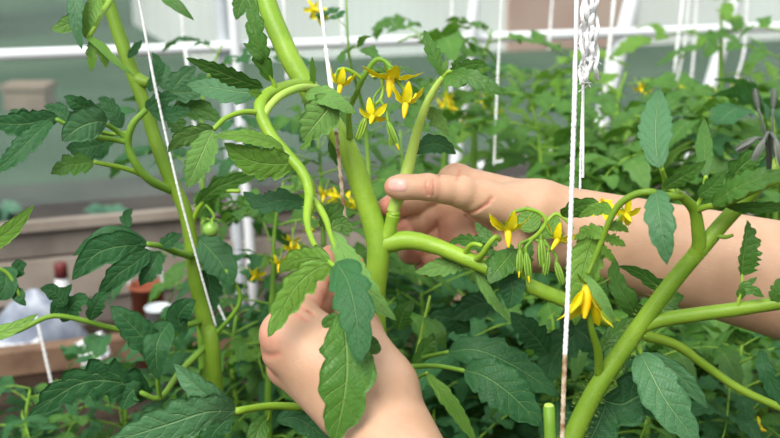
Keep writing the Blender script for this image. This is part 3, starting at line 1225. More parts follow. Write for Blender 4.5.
# flower truss
TR = [(350, 138, .745), (349, 112, .735), (357, 92, .725), (365, 75, .715), (376, 60, .71), (386, 62, .708), (392, 73, .706)]
stalk(main, 'flower_stalk', TR, [3.6, 3, 2.8, 2.6, 2.6, 2.4, 2], mat='stemdark')
hairy(main, TR, [4, 2.2], 200, 31)
stalk(main, 'flower_stalk', [(363, 80, .718), (354, 73, .715), (345, 69, .712), (338, 70, .711)], [2.2, 2], mat='stem')
stalk(main, 'flower_stalk', [(381, 74, .712), (383, 90, .71), (380, 102, .708)], [2, 1.7], mat='stem')
flower(main, (341, 83), (-.2, -1, .15), 19, .712, 3, spread=.55, curl=.35, turn=.5, pedicel=[(345, 69, .712), (338, 70, .711), (337, 77, .711)])
flower(main, (391, 74), (-.08, -1, .06), 30, .706, 7, spread=.0, curl=.22, turn=.35, pedicel=[(386, 62, .708), (391, 67, .706)])
flower(main, (406, 101), (-.12, -1, .25), 23, .700, 11, spread=.55, curl=.35, turn=.5, pedicel=[(393, 78, .708), (403, 88, .703), (406, 96, .701)])
flower(main, (373, 115), (-.2, -.75, .8), 18, .705, 15, spread=.25, curl=.4, turn=.4, pedicel=[(381, 88, .71), (374, 98, .708), (374, 108, .706)])
bud(main, (388, 122), (.4, -1, 0), 26, .704, [(380, 100, .708), (386, 110, .706)], yellow=True)
bud(main, (366, 117), (-.35, -1, 0), 24, .71, [(380, 100, .708), (372, 108, .709)], 'stem')
bud(main, (391, 132), (0, -1, 0), 14, .712, [(388, 112, .708), (391, 126, .71)], 'stem')

# along the branch: curled stalks, leaf tufts, second truss
stalk(main, 'leaf_stalk', [(474, 262, .735), (482, 255, .72), (489, 244, .712), (496, 237, .71), (500, 240, .712)], [3.6, 3.4, 3, 2.4], mat='stem')
stalk(main, 'leaf_stalk', [(464, 258, .737), (468, 248, .73), (474, 244, .725), (482, 246, .722)], [2.8, 2.6, 2.2], mat='stem')
leaf(main, LU, [([(478, 259, .745), (458, 262, .748), (436, 268, .748), (414, 273, .748)], 12, dict(teeth=5, depth=.25, roll=12, seed=71))])
leaf(main, LM, [([(500, 262, .728), (482, 246, .735), (462, 240, .74), (448, 244, .742)], 10, dict(teeth=5, depth=.4, roll=-10, seed=72)),
                ([(497, 246, .728), (484, 234, .735), (475, 222, .738)], 8, dict(teeth=4, depth=.4, seed=73)),
                ([(503, 258, .722), (492, 262, .715), (484, 262, .714)], 9, dict(teeth=3, depth=.3, seed=74))])
leaf(main, LM, [([(514, 250, .715), (504, 262, .708), (496, 272, .704), (489, 284, .702)], 15, dict(teeth=3, depth=.15, roll=10, seed=75))])
leaf(main, LB, [([(505, 268, .718), (511, 280, .716), (512, 296, .716), (508, 309, .718)], 15, dict(teeth=3, depth=.15, seed=76))])
leaf(main, LU, [([(477, 262, .74), (481, 280, .735), (492, 299, .73), (512, 324, .73)], 7, dict(teeth=6, depth=.2, roll=-25, seed=77))])
leaf(main, LM, [([(522, 272, .715), (527, 255, .718), (532, 243, .722)], 9, dict(teeth=4, depth=.4, seed=78)), ([(521, 268, .715), (512, 252, .718), (508, 243, .722)], 8, dict(teeth=3, depth=.4, seed=79))])
leaf(main, LY, [([(534, 232, .735), (529, 220, .738), (526, 206, .74)], 13, dict(teeth=2, depth=.1, seed=80)), ([(540, 236, .735), (552, 226, .738), (556, 214, .742)], 11, dict(teeth=3, depth=.15, seed=81))])
stalk(main, 'flower_stalk', [(524, 284, .718), (522, 262, .71), (526, 244, .705), (538, 234, .702), (546, 222, .70), (540, 213, .70), (526, 209, .70), (514, 212, .70)], [2.6, 2.4, 2.2, 2, 1.8], mat='stem')
stalk(main, 'flower_stalk', [(546, 222, .70), (556, 214, .70), (566, 220, .695), (573, 228, .69)], [2, 1.8], mat='stem')
flower(main, (508, 228), (0, -1, .25), 25, .698, 23, spread=.35, curl=.3, turn=.35, pedicel=[(526, 209, .70), (513, 213, .699), (510, 221, .698)])
flower(main, (559, 238), (-.5, -.7, .3), 19, .700, 29, spread=.3, curl=.3, turn=1.0, pedicel=[(545, 224, .70), (551, 234, .70)])
for i, (x, y, dx, L) in enumerate(((520, 250, -.05, 24), (526, 253, .1, 26), (548, 252, -.15, 24), (541, 240, .05, 28), (556, 262, .3, 24))):
    bud(main, (x, y), (dx, -1, .1), L, .702, [(528 + i * 4, 240, .703), (x, y - 6, .702)], 'stemdark', yellow=i in (0, 1))

# ======== the shoot being broken off
shoot = empty('tomato_shoot', P(394, 209, .7445), 'slender pale side shoot pinched between thumb and fingers, being snapped off the thick stem', 'plant shoot')
SH = [(392.5, 212, .7445), (397, 200, .744), (402, 189, .746), (408, 168, .748), (417, 132, .742), (426, 106, .735), (434, 90, .73), (443, 77, .725)]
stalk(shoot, 'stem', SH, [6.0, 7.0, 6.4, 5.4, 4.8, 4.2, 3.6, 2.8], mat='stempale', n=16)
hairy(shoot, SH[2:], [6, 4], 260, 41)
leaf(shoot, LM, [([(444, 76, .725), (436, 60, .724), (430, 46, .724), (424, 30, .726)], 9, dict(teeth=4, depth=.25, roll=20, seed=91))])
leaf(shoot, LM, [([(450, 72, .722), (466, 76, .712), (482, 82, .708), (505, 95, .706)], 11, dict(teeth=3, depth=.3, roll=-18, seed=92)),
                 ([(455, 71, .722), (466, 66, .715), (478, 64, .712), (489, 65, .71)], 8, dict(teeth=3, depth=.35, roll=15, seed=93)),
                 ([(452, 72, .722), (456, 66, .718), (459, 57, .716)], 6, dict(teeth=3, depth=.4, seed=94))],
     [([(442, 78, .725), (448, 72, .723), (460, 70, .72)], [2.4, 2])])
leaf(shoot, LM, [([(446, 75, .724), (453, 80, .715), (462, 82, .712), (469, 80, .712)], 9, dict(teeth=2, depth=.2, roll=-20, seed=95))])
leaf(shoot, LY, [([(443, 78, .724), (444, 68, .722), (447, 58, .722)], 3, dict(teeth=2, seed=96))])
leaf(shoot, LU, [([(427, 108, .738), (437, 118, .745), (449, 136, .75)], 9, dict(teeth=4, depth=.25, seed=97))])
leaf(shoot, LB, [([(414, 152, .75), (430, 144, .755), (444, 146, .76), (456, 154, .765)], 11, dict(teeth=4, depth=.2, seed=98))])

# ======== plant on the left
lp = empty('tomato_plant', Vector((P(210, 345, .86).x, P(210, 345, .86).y, SOIL)), 'tomato plant with a thick stem rising along the slanting twine at the left', 'plant')
LS = [(92, -50, .84), (106, -6, .84), (120, 38, .84), (133, 74, .84), (146, 108, .84), (154, 136, .84), (168, 174, .84), (184, 208, .845), (191, 240, .85), (196, 282, .855), (206, 325, .86), (213, 360, .86)]
stalk(lp, 'stem', LS, [6.5, 6.5, 6.8, 6.8, 7, 7.4, 8, 8.4, 8.6, 9, 9, 9, 9], toground=True, n=18)
mb = MB()
mb.tube(PP([(138, 80, .84), (144, 82, .838), (149, 83, .836)]), [.006, .005, .0035], 10, k=8)
mb.build('broken_stub', MT['stemolive'], lp, origin=P(138, 80, .84))
stalk(lp, 'leaf_stalk', [(170, 190, .84), (150, 180, .82), (136, 164, .81), (128, 144, .805), (133, 124, .80), (146, 110, .80)], [4.5, 4.5, 4.2, 4, 3.6, 3], mat='stemdark')
stalk(lp, 'leaf_stalk', [(128, 142, .805), (116, 140, .80), (104, 138, .79), (92, 137, .785)], [3.2, 2.6], mat='stemdark')
stalk(lp, 'leaf_stalk', [(127, 139, .805), (117, 131, .80), (106, 124, .79)], [3, 2.4], mat='stemdark')
leaf(lp, LP, [([(107, 122, .785), (94, 122, .775), (78, 128, .77), (62, 141, .77)], 19, dict(teeth=3, depth=.15, roll=-8, seed=101))])
leaf(lp, LB, [([(98, 112, .80), (86, 108, .795), (74, 102, .79), (64, 96, .79)], 11, dict(teeth=3, depth=.2, roll=-20, seed=102)), ([(112, 112, .80), (108, 104, .80), (98, 98, .80)], 8, dict(teeth=2, seed=103))])
leaf(lp, LB, [([(52, 120, .775), (36, 134, .765), (18, 152, .76), (-10, 176, .76)], 13, dict(teeth=7, depth=.25, roll=15, seed=104)),
              ([(58, 116, .78), (36, 122, .775), (14, 124, .772), (-12, 122, .772)], 15, dict(teeth=5, depth=.2, roll=-10, seed=105)),
              ([(36, 124, .775), (22, 116, .774), (10, 110, .774)], 9, dict(teeth=3, seed=106))],
     [([(92, 137, .785), (74, 128, .782), (56, 119, .778)], [2.4, 2])])
leaf(lp, LM, [([(94, 162, .80), (80, 164, .795), (66, 166, .79), (51, 174, .79)], 14, dict(teeth=3, depth=.4, roll=10, seed=107))], [([(160, 184, .83), (130, 170, .815), (94, 162, .80)], [3, 2.2])])
leaf(lp, LB, [([(102, 144, .80), (84, 148, .80), (66, 148, .80)], 13, dict(teeth=3, seed=108))])
leaf(lp, LP, [([(82, -22, .76), (76, 0, .75), (76, 24, .748), (82, 50, .75)], 9, dict(teeth=5, depth=.2, roll=15, seed=111))])
leaf(lp, LU, [([(82, 12, .76), (74, 20, .758), (64, 26, .757), (51, 30, .757)], 9, dict(teeth=3, depth=.12, seed=112))])
leaf(lp, LY, [([(98, -2, .765), (92, 10, .76), (87, 22, .758), (85, 38, .758)], 12, dict(teeth=4, depth=.2, roll=20, seed=113)),
              ([(86, 36, .758), (98, 44, .752), (114, 60, .75), (134, 76, .752)], 7, dict(teeth=4, depth=.12, roll=-50, seed=114)),
              ([(92, 38, .758), (92, 52, .757), (91, 72, .76)], 7, dict(teeth=4, depth=.3, roll=20, seed=115)),
              ([(98, 42, .756), (104, 54, .756), (106, 68, .758)], 7, dict(teeth=4, depth=.3, seed=116))],
     [([(110, -14, .80), (109, 2, .785), (101, 14, .77), (95, 26, .76), (88, 38, .758)], [3.6, 2.6])])
leaf(lp, LP, [([(168, 96, .86), (182, 78, .86), (196, 66, .86)], 12, dict(teeth=3, seed=241)), ([(170, 92, .86), (190, 92, .86), (210, 80, .86)], 11, dict(teeth=3, seed=242)), ([(164, 90, .86), (164, 74, .86), (158, 58, .86)], 9, dict(teeth=3, seed=243))], [([(148, 118, .84), (158, 104, .85), (170, 93, .86)], [2.6, 1.8])])
leaf(lp, LM, [([(172, 112, .87), (188, 108, .87), (206, 112, .87), (222, 122, .87)], 13, dict(teeth=4, seed=244)), ([(168, 114, .87), (178, 126, .87), (182, 142, .87)], 10, dict(teeth=3, seed=245))], [([(152, 124, .84), (160, 114, .86), (170, 112, .87)], [2.4, 1.8])])
leaf(lp, LB, [([(122, 128, .82), (112, 112, .82), (96, 104, .82)], 11, dict(teeth=3, seed=246)), ([(112, 134, .82), (96, 150, .82), (76, 156, .82)], 12, dict(teeth=3, seed=247)), ([(72, 126, .80), (60, 112, .80), (44, 106, .80)], 10, dict(teeth=3, seed=248))], [([(132, 132, .81), (114, 134, .82), (92, 130, .81), (72, 126, .80)], [2.4, 1.6])])
leaf(lp, LB, [([(128, 58, .83), (136, 48, .83), (142, 40, .83)], 5, dict(teeth=2, seed=117))])
leaf(lp, LB, [([(146, 110, .80), (160, 100, .80), (178, 96, .80)], 10, dict(teeth=3, seed=118)), ([(150, 92, .80), (158, 66, .80), (152, 52, .80)], 8, dict(teeth=3, seed=119)), ([(150, 112, .80), (170, 114, .80), (190, 108, .80)], 10, dict(teeth=3, seed=120))])
# leaf reaching left, halfway down
leaf(lp, LB, [([(148, 244, .80), (126, 236, .79), (108, 234, .785), (90, 244, .785), (73, 256, .79)], 10, dict(teeth=3, depth=.12, roll=25, seed=121)),
              ([(146, 246, .80), (122, 246, .785), (96, 254, .78), (72, 280, .78)], 17, dict(teeth=3, depth=.12, roll=-5, seed=122)),
              ([(150, 250, .80), (136, 262, .79), (116, 276, .785), (98, 296, .79)], 13, dict(teeth=3, depth=.2, roll=-15, seed=123)),
              ([(160, 248, .81), (170, 240, .81), (182, 234, .815)], 8, dict(teeth=2, seed=124)),
              ([(160, 252, .81), (152, 266, .80), (140, 286, .80)], 13, dict(teeth=3, seed=125)),
              ([(130, 228, .81), (126, 218, .81), (132, 208, .81)], 7, dict(teeth=3, seed=126))],
     [([(191, 256, .845), (176, 252, .83), (160, 246, .81), (146, 244, .80)], [4, 2.6])])
leaf(lp, LB, [([(52, 316, .80), (64, 294, .79), (72, 284, .785)], 8, dict(teeth=2, seed=127)), ([(66, 306, .79), (54, 292, .785), (40, 288, .78)], 11, dict(teeth=2, seed=128)), ([(62, 322, .80), (76, 302, .795), (92, 300, .79)], 12, dict(teeth=3, depth=.3, seed=129)), ([(90, 320, .80), (98, 302, .79), (112, 290, .79)], 10, dict(teeth=3, seed=130))],
     [([(200, 322, .855), (150, 334, .83), (108, 327, .81), (86, 321, .80), (52, 316, .79), (20, 330, .78), (-20, 345, .78)], [3.5, 3, 2.6, 2.4])])
leaf(lp, LB, [([(170, 322, .80), (160, 336, .785), (156, 352, .78), (158, 380, .785)], 15, dict(teeth=2, depth=.06, roll=5, seed=131)),
              ([(160, 356, .79), (140, 334, .78), (124, 318, .775), (110, 306, .775)], 17, dict(teeth=4, depth=.15, seed=132)),
              ([(140, 392, .79), (134, 390, .785), (128, 396, .785), (122, 410, .785)], 13, dict(teeth=2, depth=.05, seed=133))],
     [([(207, 345, .86), (180, 372, .83), (160, 398, .80), (140, 392, .79)], [3.6, 2.6]), ([(160, 398, .80), (158, 384, .79), (158, 372, .785)], [2.6, 2.2])])
leaf(lp, LB, [([(150, 398, .80), (118, 382, .78), (78, 384, .77), (28, 416, .77)], 25, dict(teeth=5, depth=.4, roll=-15, seed=134))])
leaf(lp, LB, [([(198, 238, .85), (212, 252, .845), (224, 268, .84), (232, 288, .84)], 19, dict(teeth=3, depth=.15, seed=135))], [([(206, 345, .86), (240, 302, .85), (226, 270, .84)], [2.5, 2])])
leaf(lp, LB, [([(184, 330, .83), (178, 318, .825), (186, 306, .82), (196, 300, .82)], 13, dict(teeth=2, depth=.06, seed=136)), ([(206, 268, .86), (210, 290, .865), (206, 320, .865)], 15, dict(teeth=3, seed=137))])
leaf(lp, LM, [([(196, 206, .84), (214, 190, .83), (236, 180, .83), (262, 172, .83)], 11, dict(teeth=3, roll=20, seed=138))], [([(192, 224, .85), (200, 206, .84), (214, 192, .835), (240, 191, .83)], [2.8, 2.2])])
# small green fruit
mb = MB()
fc = P(211, 229, .82)
mb.ball(fc, .0062, nu=16, nv=12)
fr = mb.build('fruit', MT['fruit'], lp, origin=fc)
tag(fr, 'small green unripe tomato')
mb = MB()
for i in range(5):
    a = i * 1.257
    d = Vector((math.cos(a), math.sin(a), .3))
    mb.leaflet([fc + Vector((0, 0, .006)), fc + Vector((0, 0, .0065)) + d * .005, fc + Vector((0, 0, .002)) + d * .009], .0013, (0, 0, 1), seed=i, teeth=1, depth=0, nu=5, nv=1, mats=(0, 0), pa=.3)
mb.tube([fc + Vector((0, 0, .006)), P(214, 216, .825), P(205, 205, .84), P(194, 206, .846)], .0011, 6)
put_under(mb.build('calyx', MT['stemdark'], None, origin=fc + Vector((0, 0, .006))), fr)

# ======== plant whose leaf tips enter at the left edge
ep = empty('tomato_plant', Vector((P(-60, 300, .72).x, P(-60, 300, .72).y, SOIL)), 'tomato plant mostly beyond the left edge, pale pointed leaf tips showing', 'plant')
stalk(ep, 'stem', [(-62, -60, .74), (-58, 120, .74), (-64, 260, .74), (-60, 420, .74)], [7, 8], toground=True)
leaf(ep, LY, [([(-34, 262, .68), (-14, 246, .675), (10, 230, .67), (34, 205, .668)], 11, dict(teeth=6, depth=.15, roll=8, seed=141))], [([(-60, 280, .74), (-34, 262, .68)], [3, 2])])
leaf(ep, LY, [([(-30, 334, .68), (-8, 334, .67), (14, 328, .668), (38, 314, .668)], 9, dict(teeth=5, depth=.15, roll=-25, seed=142))], [([(-60, 350, .74), (-30, 334, .68)], [3, 2])])
leaf(ep, LB, [([(2, 268, .80), (6, 278, .79), (2, 292, .785), (-10, 300, .785)], 15, dict(teeth=2, seed=143)), ([(12, 278, .80), (20, 266, .80), (27, 264, .80)], 9, dict(teeth=2, seed=144)), ([(8, 284, .80), (18, 296, .79), (26, 306, .79)], 9, dict(teeth=2, seed=145))], [([(-60, 300, .76), (-20, 270, .78), (6, 272, .79), (20, 296, .79)], [2.4, 2])])

# ======== big low leaf, bottom left
bp = empty('tomato_plant', Vector((P(330, 470, .72).x, P(330, 470, .72).y, SOIL)), 'low tomato plant whose large pale leaf fills the bottom, left of the lower hand', 'plant')
stalk(bp, 'stem', [(338, 400, .74), (342, 440, .74), (346, 480, .74)], [6, 7], mat='stemdark', toground=True)
leaf(bp, LP, [([(236, 411, .66), (206, 412, .645), (168, 424, .64), (104, 444, .64)], 24, dict(teeth=5, depth=.25, fold=.1, roll=-20, seed=151)),
              ([(234, 409, .66), (214, 400, .65), (194, 384, .648), (174, 364, .65)], 15, dict(teeth=4, depth=.15, fold=.35, roll=-20, seed=152))],
     [([(338, 402, .74), (310, 407, .70), (272, 406, .68), (236, 411, .66)], [4.5, 3.6])])
leaf(bp, LM, [([(270, 418, .69), (262, 424, .685), (256, 440, .68), (262, 462, .68)], 11, dict(teeth=2, depth=.08, seed=153))], [([(272, 406, .68), (270, 414, .685), (268, 420, .688)], [1.8, 1.6])])
leaf(bp, LB, [([(276, 420, .70), (296, 418, .70), (318, 432, .70), (335, 450, .70)], 13, dict(teeth=2, depth=.1, seed=154))])
leaf(bp, LB, [([(232, 416, .70), (222, 424, .70), (212, 436, .70), (208, 460, .70)], 14, dict(teeth=3, seed=155))])

# ======== thick pale stem on the right
rp = empty('tomato_plant', Vector((P(560, 470, .66).x, P(560, 470, .66).y, SOIL)), 'tomato plant with a thick forked stem slanting up across the forearm at right', 'plant')
RS = [(556, 500, .66), (566, 456, .66), (578, 425, .66), (597, 388, .658), (625, 347, .655), (655, 305, .65), (684, 268, .645), (700, 250, .642), (722, 224, .64), (748, 196, .635), (775, 168, .63), (806, 134, .63), (850, 84, .64), (880, 30, .66), (890, -60, .68)]
c = PP(RS)
mb = MB()
g = [Vector((c[0].x - .004, c[0].y, SOIL - .02)), Vector((c[0].x - .002, c[0].y, (c[0].z + SOIL) / 2))]
mb.tube(g + c, [q / FPX * .65 for q in (14, 14, 14, 14, 13.5, 13, 12.5, 11.5, 10.5, 9.5, 8.5, 8, 7.5, 6.5, 5, 3, 1.5)], 20, k=110, wob=.04)
mb.build('stem', MT['stemolive'], rp, origin=c[0])
hairy(rp, RS[1:9], [14, 8], 320, 55)
stalk(rp, 'branch', [(642, 326, .653), (660, 320, .652), (700, 314, .65), (745, 308, .645), (800, 300, .64), (870, 292, .64), (930, 270, .65), (980, 230, .66)], [8, 7.4, 7, 6.6, 6, 5, 3.5, 1.5], n=16)
stalk(rp, 'branch', [(694, 256, .643), (699, 246, .640), (698, 230, .636), (695, 212, .632), (688, 202, .628), (676, 192, .622)], [8, 7.4, 6.6, 6, 5, 4], n=16)
stalk(rp, 'leaf_stalk', [(707, 238, .64), (716, 236, .638), (726, 237, .636), (733, 235, .636)], [2.6, 2.6, 2.2, 1.6])
stalk(rp, 'leaf_stalk', [(694, 212, .632), (706, 207, .625), (728, 203, .615), (752, 192, .608), (790, 176, .60)], [3.4, 3, 2.8, 2.4])
stalk(rp, 'leaf_stalk', [(682, 196, .624), (664, 196, .618), (650, 192, .615), (634, 195, .618), (619, 205, .622), (609, 222, .626), (602, 240, .63), (594, 260, .632), (588, 274, .632)], [4, 4, 3.8, 3.6, 3.2, 3, 2.8, 2.6])
# pinnate young leaf hanging on the curved stalk
leaf(rp, LY, [([(603, 238, .628), (595, 232, .634), (586, 232, .638), (574, 240, .64)], 9, dict(teeth=4, depth=.35, seed=161)),
              ([(602, 226, .632), (591, 246, .640), (582, 278, .642), (575, 326, .645)], 19, dict(teeth=8, depth=.16, roll=8, seed=162)),
              ([(606, 228, .628), (618, 226, .632), (629, 232, .634)], 7, dict(teeth=4, depth=.45, seed=163)),
              ([(604, 236, .628), (614, 240, .632), (626, 246, .634)], 7, dict(teeth=4, depth=.45, seed=164)),
              ([(612, 214, .624), (604, 208, .63), (592, 210, .634), (578, 218, .638)], 8, dict(teeth=3, depth=.3, seed=165)),
              ([(600, 246, .63), (608, 254, .632), (614, 262, .634)], 6, dict(teeth=3, depth=.4, seed=166))])
leaf(rp, LM, [([(562, 216, .69), (572, 210, .68), (588, 204, .67), (606, 206, .665)], 11, dict(teeth=3, roll=20, seed=167))])
leaf(rp, LP, [([(656, 190, .615), (659, 212, .60), (663, 236, .595), (667, 265, .597)], 17, dict(teeth=4, depth=.2, roll=10, fold=.2, seed=168))])
leaf(rp, LP, [([(660, 168, .61), (656, 146, .618), (656, 118, .634), (659, 88, .652)], 19, dict(teeth=6, depth=.18, roll=-8, fold=.2, seed=169))], [([(676, 194, .622), (668, 186, .625), (661, 168, .612)], [2.8, 2.4])])
leaf(rp, LY, [([(655, 170, .628), (650, 158, .626), (643, 144, .626)], 4, dict(teeth=3, seed=170)), ([(664, 168, .63), (676, 152, .632), (690, 147, .634)], 5, dict(teeth=3, roll=30, seed=171))])
leaf(rp, LM, [([(706, 178, .625), (705, 160, .63), (704, 142, .638), (704, 118, .65)], 9, dict(teeth=3, depth=.1, seed=172))], [([(694, 210, .63), (702, 196, .628), (706, 176, .625)], [2.4, 2.2])])
leaf(rp, LM, [([(664, 188, .618), (680, 178, .61), (694, 170, .605), (706, 160, .603)], 11, dict(teeth=3, roll=25, seed=173))])
leaf(rp, LM, [([(712, 204, .62), (736, 188, .60), (762, 178, .59), (796, 172, .585)], 17, dict(teeth=5, depth=.3, roll=-35, seed=174)), ([(722, 204, .62), (748, 208, .61), (778, 206, .605), (800, 200, .6)], 8, dict(teeth=4, roll=30, seed=175))])
leaf(rp, LM, [([(730, 186, .625), (738, 170, .62), (752, 158, .618), (770, 148, .618)], 13, dict(teeth=4, roll=20, seed=176)), ([(698, 196, .625), (712, 186, .62), (726, 170, .615)], 10, dict(teeth=3, seed=177))])
leaf(rp, LM, [([(640, 322, .70), (628, 302, .69), (616, 280, .69), (614, 256, .69)], 12, dict(teeth=4, seed=231)), ([(676, 296, .70), (656, 284, .695), (638, 272, .695), (618, 266, .695)], 9, dict(teeth=3, roll=-20, seed=232)), ([(606, 300, .69), (600, 286, .69), (594, 270, .69)], 9, dict(teeth=3, seed=233))])
# little serrated leaf standing on the side branch
leaf(rp, LM, [([(742, 276, .640), (743, 258, .636), (746, 240, .634), (747, 220, .634)], 13, dict(teeth=6, depth=.55, asym=1.6, roll=5, seed=181, sweep=-.02)),
              ([(740, 300, .642), (744, 288, .638), (756, 292, .636), (764, 297, .636)], 8, dict(teeth=3, depth=.4, seed=182)),
              ([(742, 282, .64), (748, 284, .638), (757, 277, .638)], 4, dict(teeth=2, seed=183))],
     [([(736, 312, .645), (739, 300, .642), (742, 286, .640), (742, 274, .64)], [2.2, 1.8, 1.4])])
leaf(rp, LM, [([(774, 306, .64), (776, 292, .636), (782, 276, .634)], 8, dict(teeth=4, depth=.4, seed=184))])
# flower stalk at the lower left of the stem, with the big hanging flower
stalk(rp, 'flower_stalk', [(599, 374, .656), (598, 352, .645), (592, 330, .635), (588, 308, .63), (587, 288, .63)], [4.6, 4.4, 3.6, 2.8, 2.4])
flower(rp, (588, 284), (-.12, -1, .1), 43, .628, 61, spread=-1.3, curl=.35, turn=.6, n=5, skip=(4,))
leaf(rp, LU, [([(586, 276, .624), (596, 290, .618), (606, 306, .617), (616, 324, .62)], 6, dict(teeth=1, depth=.05, seed=186))])
flower(rp, (604, 206), (-.3, .6, .6), 16, .66, 67, spread=.3, curl=.3)
flower(rp, (625, 214), (.2, -.4, .6), 18, .67, 71, spread=0, curl=.3, pedicel=[(612, 224, .64), (618, 220, .66)])
bud(rp, (758, 108), (-.15, 1, 0), 20, .56, [(768, 180, .60), (766, 140, .57)], 'spentbud')
bud(rp, (773, 108), (.1, 1, 0), 20, .56, [(770, 180, .60), (772, 140, .57)], 'spentbud')
bud(rp, (756, 138), (-.8, -.5, 0), 24, .56, [(768, 170, .60), (766, 142, .57)], 'spentbud')
bud(rp, (776, 140), (.2, -1, 0), 28, .56, [(768, 170, .60), (770, 135, .57)], 'spentbud')
bud(rp, (764, 140), (-.5, -.9, 0), 24, .56, [(768, 170, .60), (769, 134, .57)], 'spentbud')
# leaves below the fork
leaf(rp, LP, [([(640, 352, .66), (650, 372, .648), (668, 404, .64), (700, 446, .64)], 24, dict(teeth=4, depth=.18, fold=.22, roll=-12, seed=191)),
              ([(648, 354, .66), (668, 366, .655), (688, 384, .652), (708, 408, .652)], 12, dict(teeth=4, depth=.18, roll=20, seed=192))],
     [([(630, 342, .657), (636, 346, .658), (641, 354, .66)], [2.6, 2.2])])
leaf(rp, LB, [([(602, 400, .68), (622, 404, .68), (644, 396, .68), (664, 420, .68)], 26, dict(teeth=3, depth=.12, roll=10, seed=193)), ([(606, 404, .68), (600, 420, .68), (590, 440, .68), (578, 462, .68)], 24, dict(teeth=3, depth=.1, seed=194))])
leaf(rp, LM, [([(600, 352, .68), (612, 336, .68), (626, 326, .685), (640, 318, .69)], 11, dict(teeth=3, depth=.25, seed=195)), ([(660, 312, .69), (672, 300, .69), (684, 296, .69)], 11, dict(teeth=3, seed=196))])
leaf(rp, LB, [([(760, 350, .70), (764, 366, .69), (772, 386, .69), (786, 410, .69)], 10, dict(teeth=4, seed=197))])

leaf(rp, LM, [([(872, 60, .65), (840, 40, .64), (815, 30, .64)], 20), ([(884, 10, .67), (910, -20, .67), (930, -30, .67)], 20), ([(900, 285, .645), (920, 320, .63), (930, 350, .63)], 18), ([(965, 240, .655), (1000, 230, .65), (1030, 250, .65)], 20)])

# ======== cut stalk at the bottom
mb = MB()
cp = PP([(549, 407, .66), (549.5, 425, .66), (551, 450, .66)])
mb.tube(down(cp), [.0036, .0042, .0045, .0045, .005], 14, k=30)
ct = mb.build('cut_stalk', MT['stemdark'], None, origin=Vector((cp[-1].x, cp[-1].y, SOIL)))
tag(ct, 'short green cut stalk with a blunt pale top, left of the thick slanting stem', 'plant stalk')
mb = MB()
mb.ball(P(549, 406, .66), .0033, (1, 1, .5))
put_under(mb.build('cut_face', MT['stempale'], None, origin=P(549, 406, .66)), ct)
tag(bpy.data.objects[ct.name].children[0], 'pale cut face')
# ---------------------------------------------------------------- plants further in, each with its own stem and leaves
def compound(seed, L=.2, pairs=3, w=.30):
    """one whole tomato leaf, base at the origin, growing along +x"""
    rnd = random.Random(seed)
    mb = MB()
    pts = [Vector((L * t, L * .05 * math.sin(t * 4 + seed), L * (.30 * t - .52 * t * t))) for t in (0, .25, .5, .75, 1)]
    c = catmull(pts, 20)
    mb.tube(pts, [.0024, .002, .0014, .001], 6, k=12, mat=1)

    def lf(base, d, ln, wd, sd):
        d = d.normalized()
        e1 = base + d * ln * .5 + Vector((0, 0, ln * rnd.uniform(-.02, .10)))
        e2 = base + d * ln + Vector((0, 0, -ln * rnd.uniform(.15, .5)))
        mb.leaflet([base, base + d * ln * .2, e1, e2], wd, Vector((rnd.uniform(-.3, .3), rnd.uniform(-.3, .3), 1)), seed=sd, teeth=4, depth=.45,
                   fold=.22, curl=-.15, wave=.10, nu=14, nv=3, double=False, mats=(0, 0), quilt=.05, roll=rnd.uniform(-.35, .35))
    t0 = c[-1] - c[-2]
    lf(c[-1], t0 + Vector((0, 0, .0)), L * .48, L * .16, seed)
    for i in range(pairs):
        t = .32 + .56 * i / max(1, pairs - 1)
        q = c[int(t * 20)]
        for s in (-1, 1):
            a = math.radians(58 + rnd.uniform(-14, 10))
            d = Vector((math.cos(a), s * math.sin(a), rnd.uniform(-.2, .25)))
            ln = L * (.40 - .06 * abs(i - 1)) * rnd.uniform(.85, 1.1)
            lf(q, d, ln, ln * w, seed * 10 + i * 2 + s)
        if i < pairs - 1:
            q = c[min(20, int((t + .14) * 20))]
            for s in (-1, 1):
                lf(q, Vector((.5, s, .1)), L * .09, L * .035, seed * 20 + i)
    return mb


PROTO = {}
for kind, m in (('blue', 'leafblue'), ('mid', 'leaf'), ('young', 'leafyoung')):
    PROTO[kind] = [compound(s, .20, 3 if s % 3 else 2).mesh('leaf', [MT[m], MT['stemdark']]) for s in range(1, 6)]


def fl_mesh(seed):
    mb = MB()
    M = Matrix.Identity(3)
    for i in range(5):
        p = petal_mb(.012, i * 1.2566, .1 + .1 * (seed % 3), .35, M, (0, 0, 0), seed * 7 + i, 0)
        b = len(mb.v)
        mb.v += p.v
        mb.uv += p.uv
        mb.f += [tuple(q + b for q in f) for f in p.f]
        mb.m += p.m
    mb.tube([Vector((0, 0, 0)), Vector((0, 0, .005)), Vector((0, 0, .011))], [.0016, .002, .0007], 8, k=6, mat=1)
    mb.tube([Vector((0, 0, 0)), Vector((.001, 0, -.008)), Vector((.003, 0, -.022))], .0008, 5, k=5, mat=2)
    return mb.mesh('flower', [MT['petal'], MT['cone'], MT['stemdark']])


FLP = [fl_mesh(i) for i in range(3)]


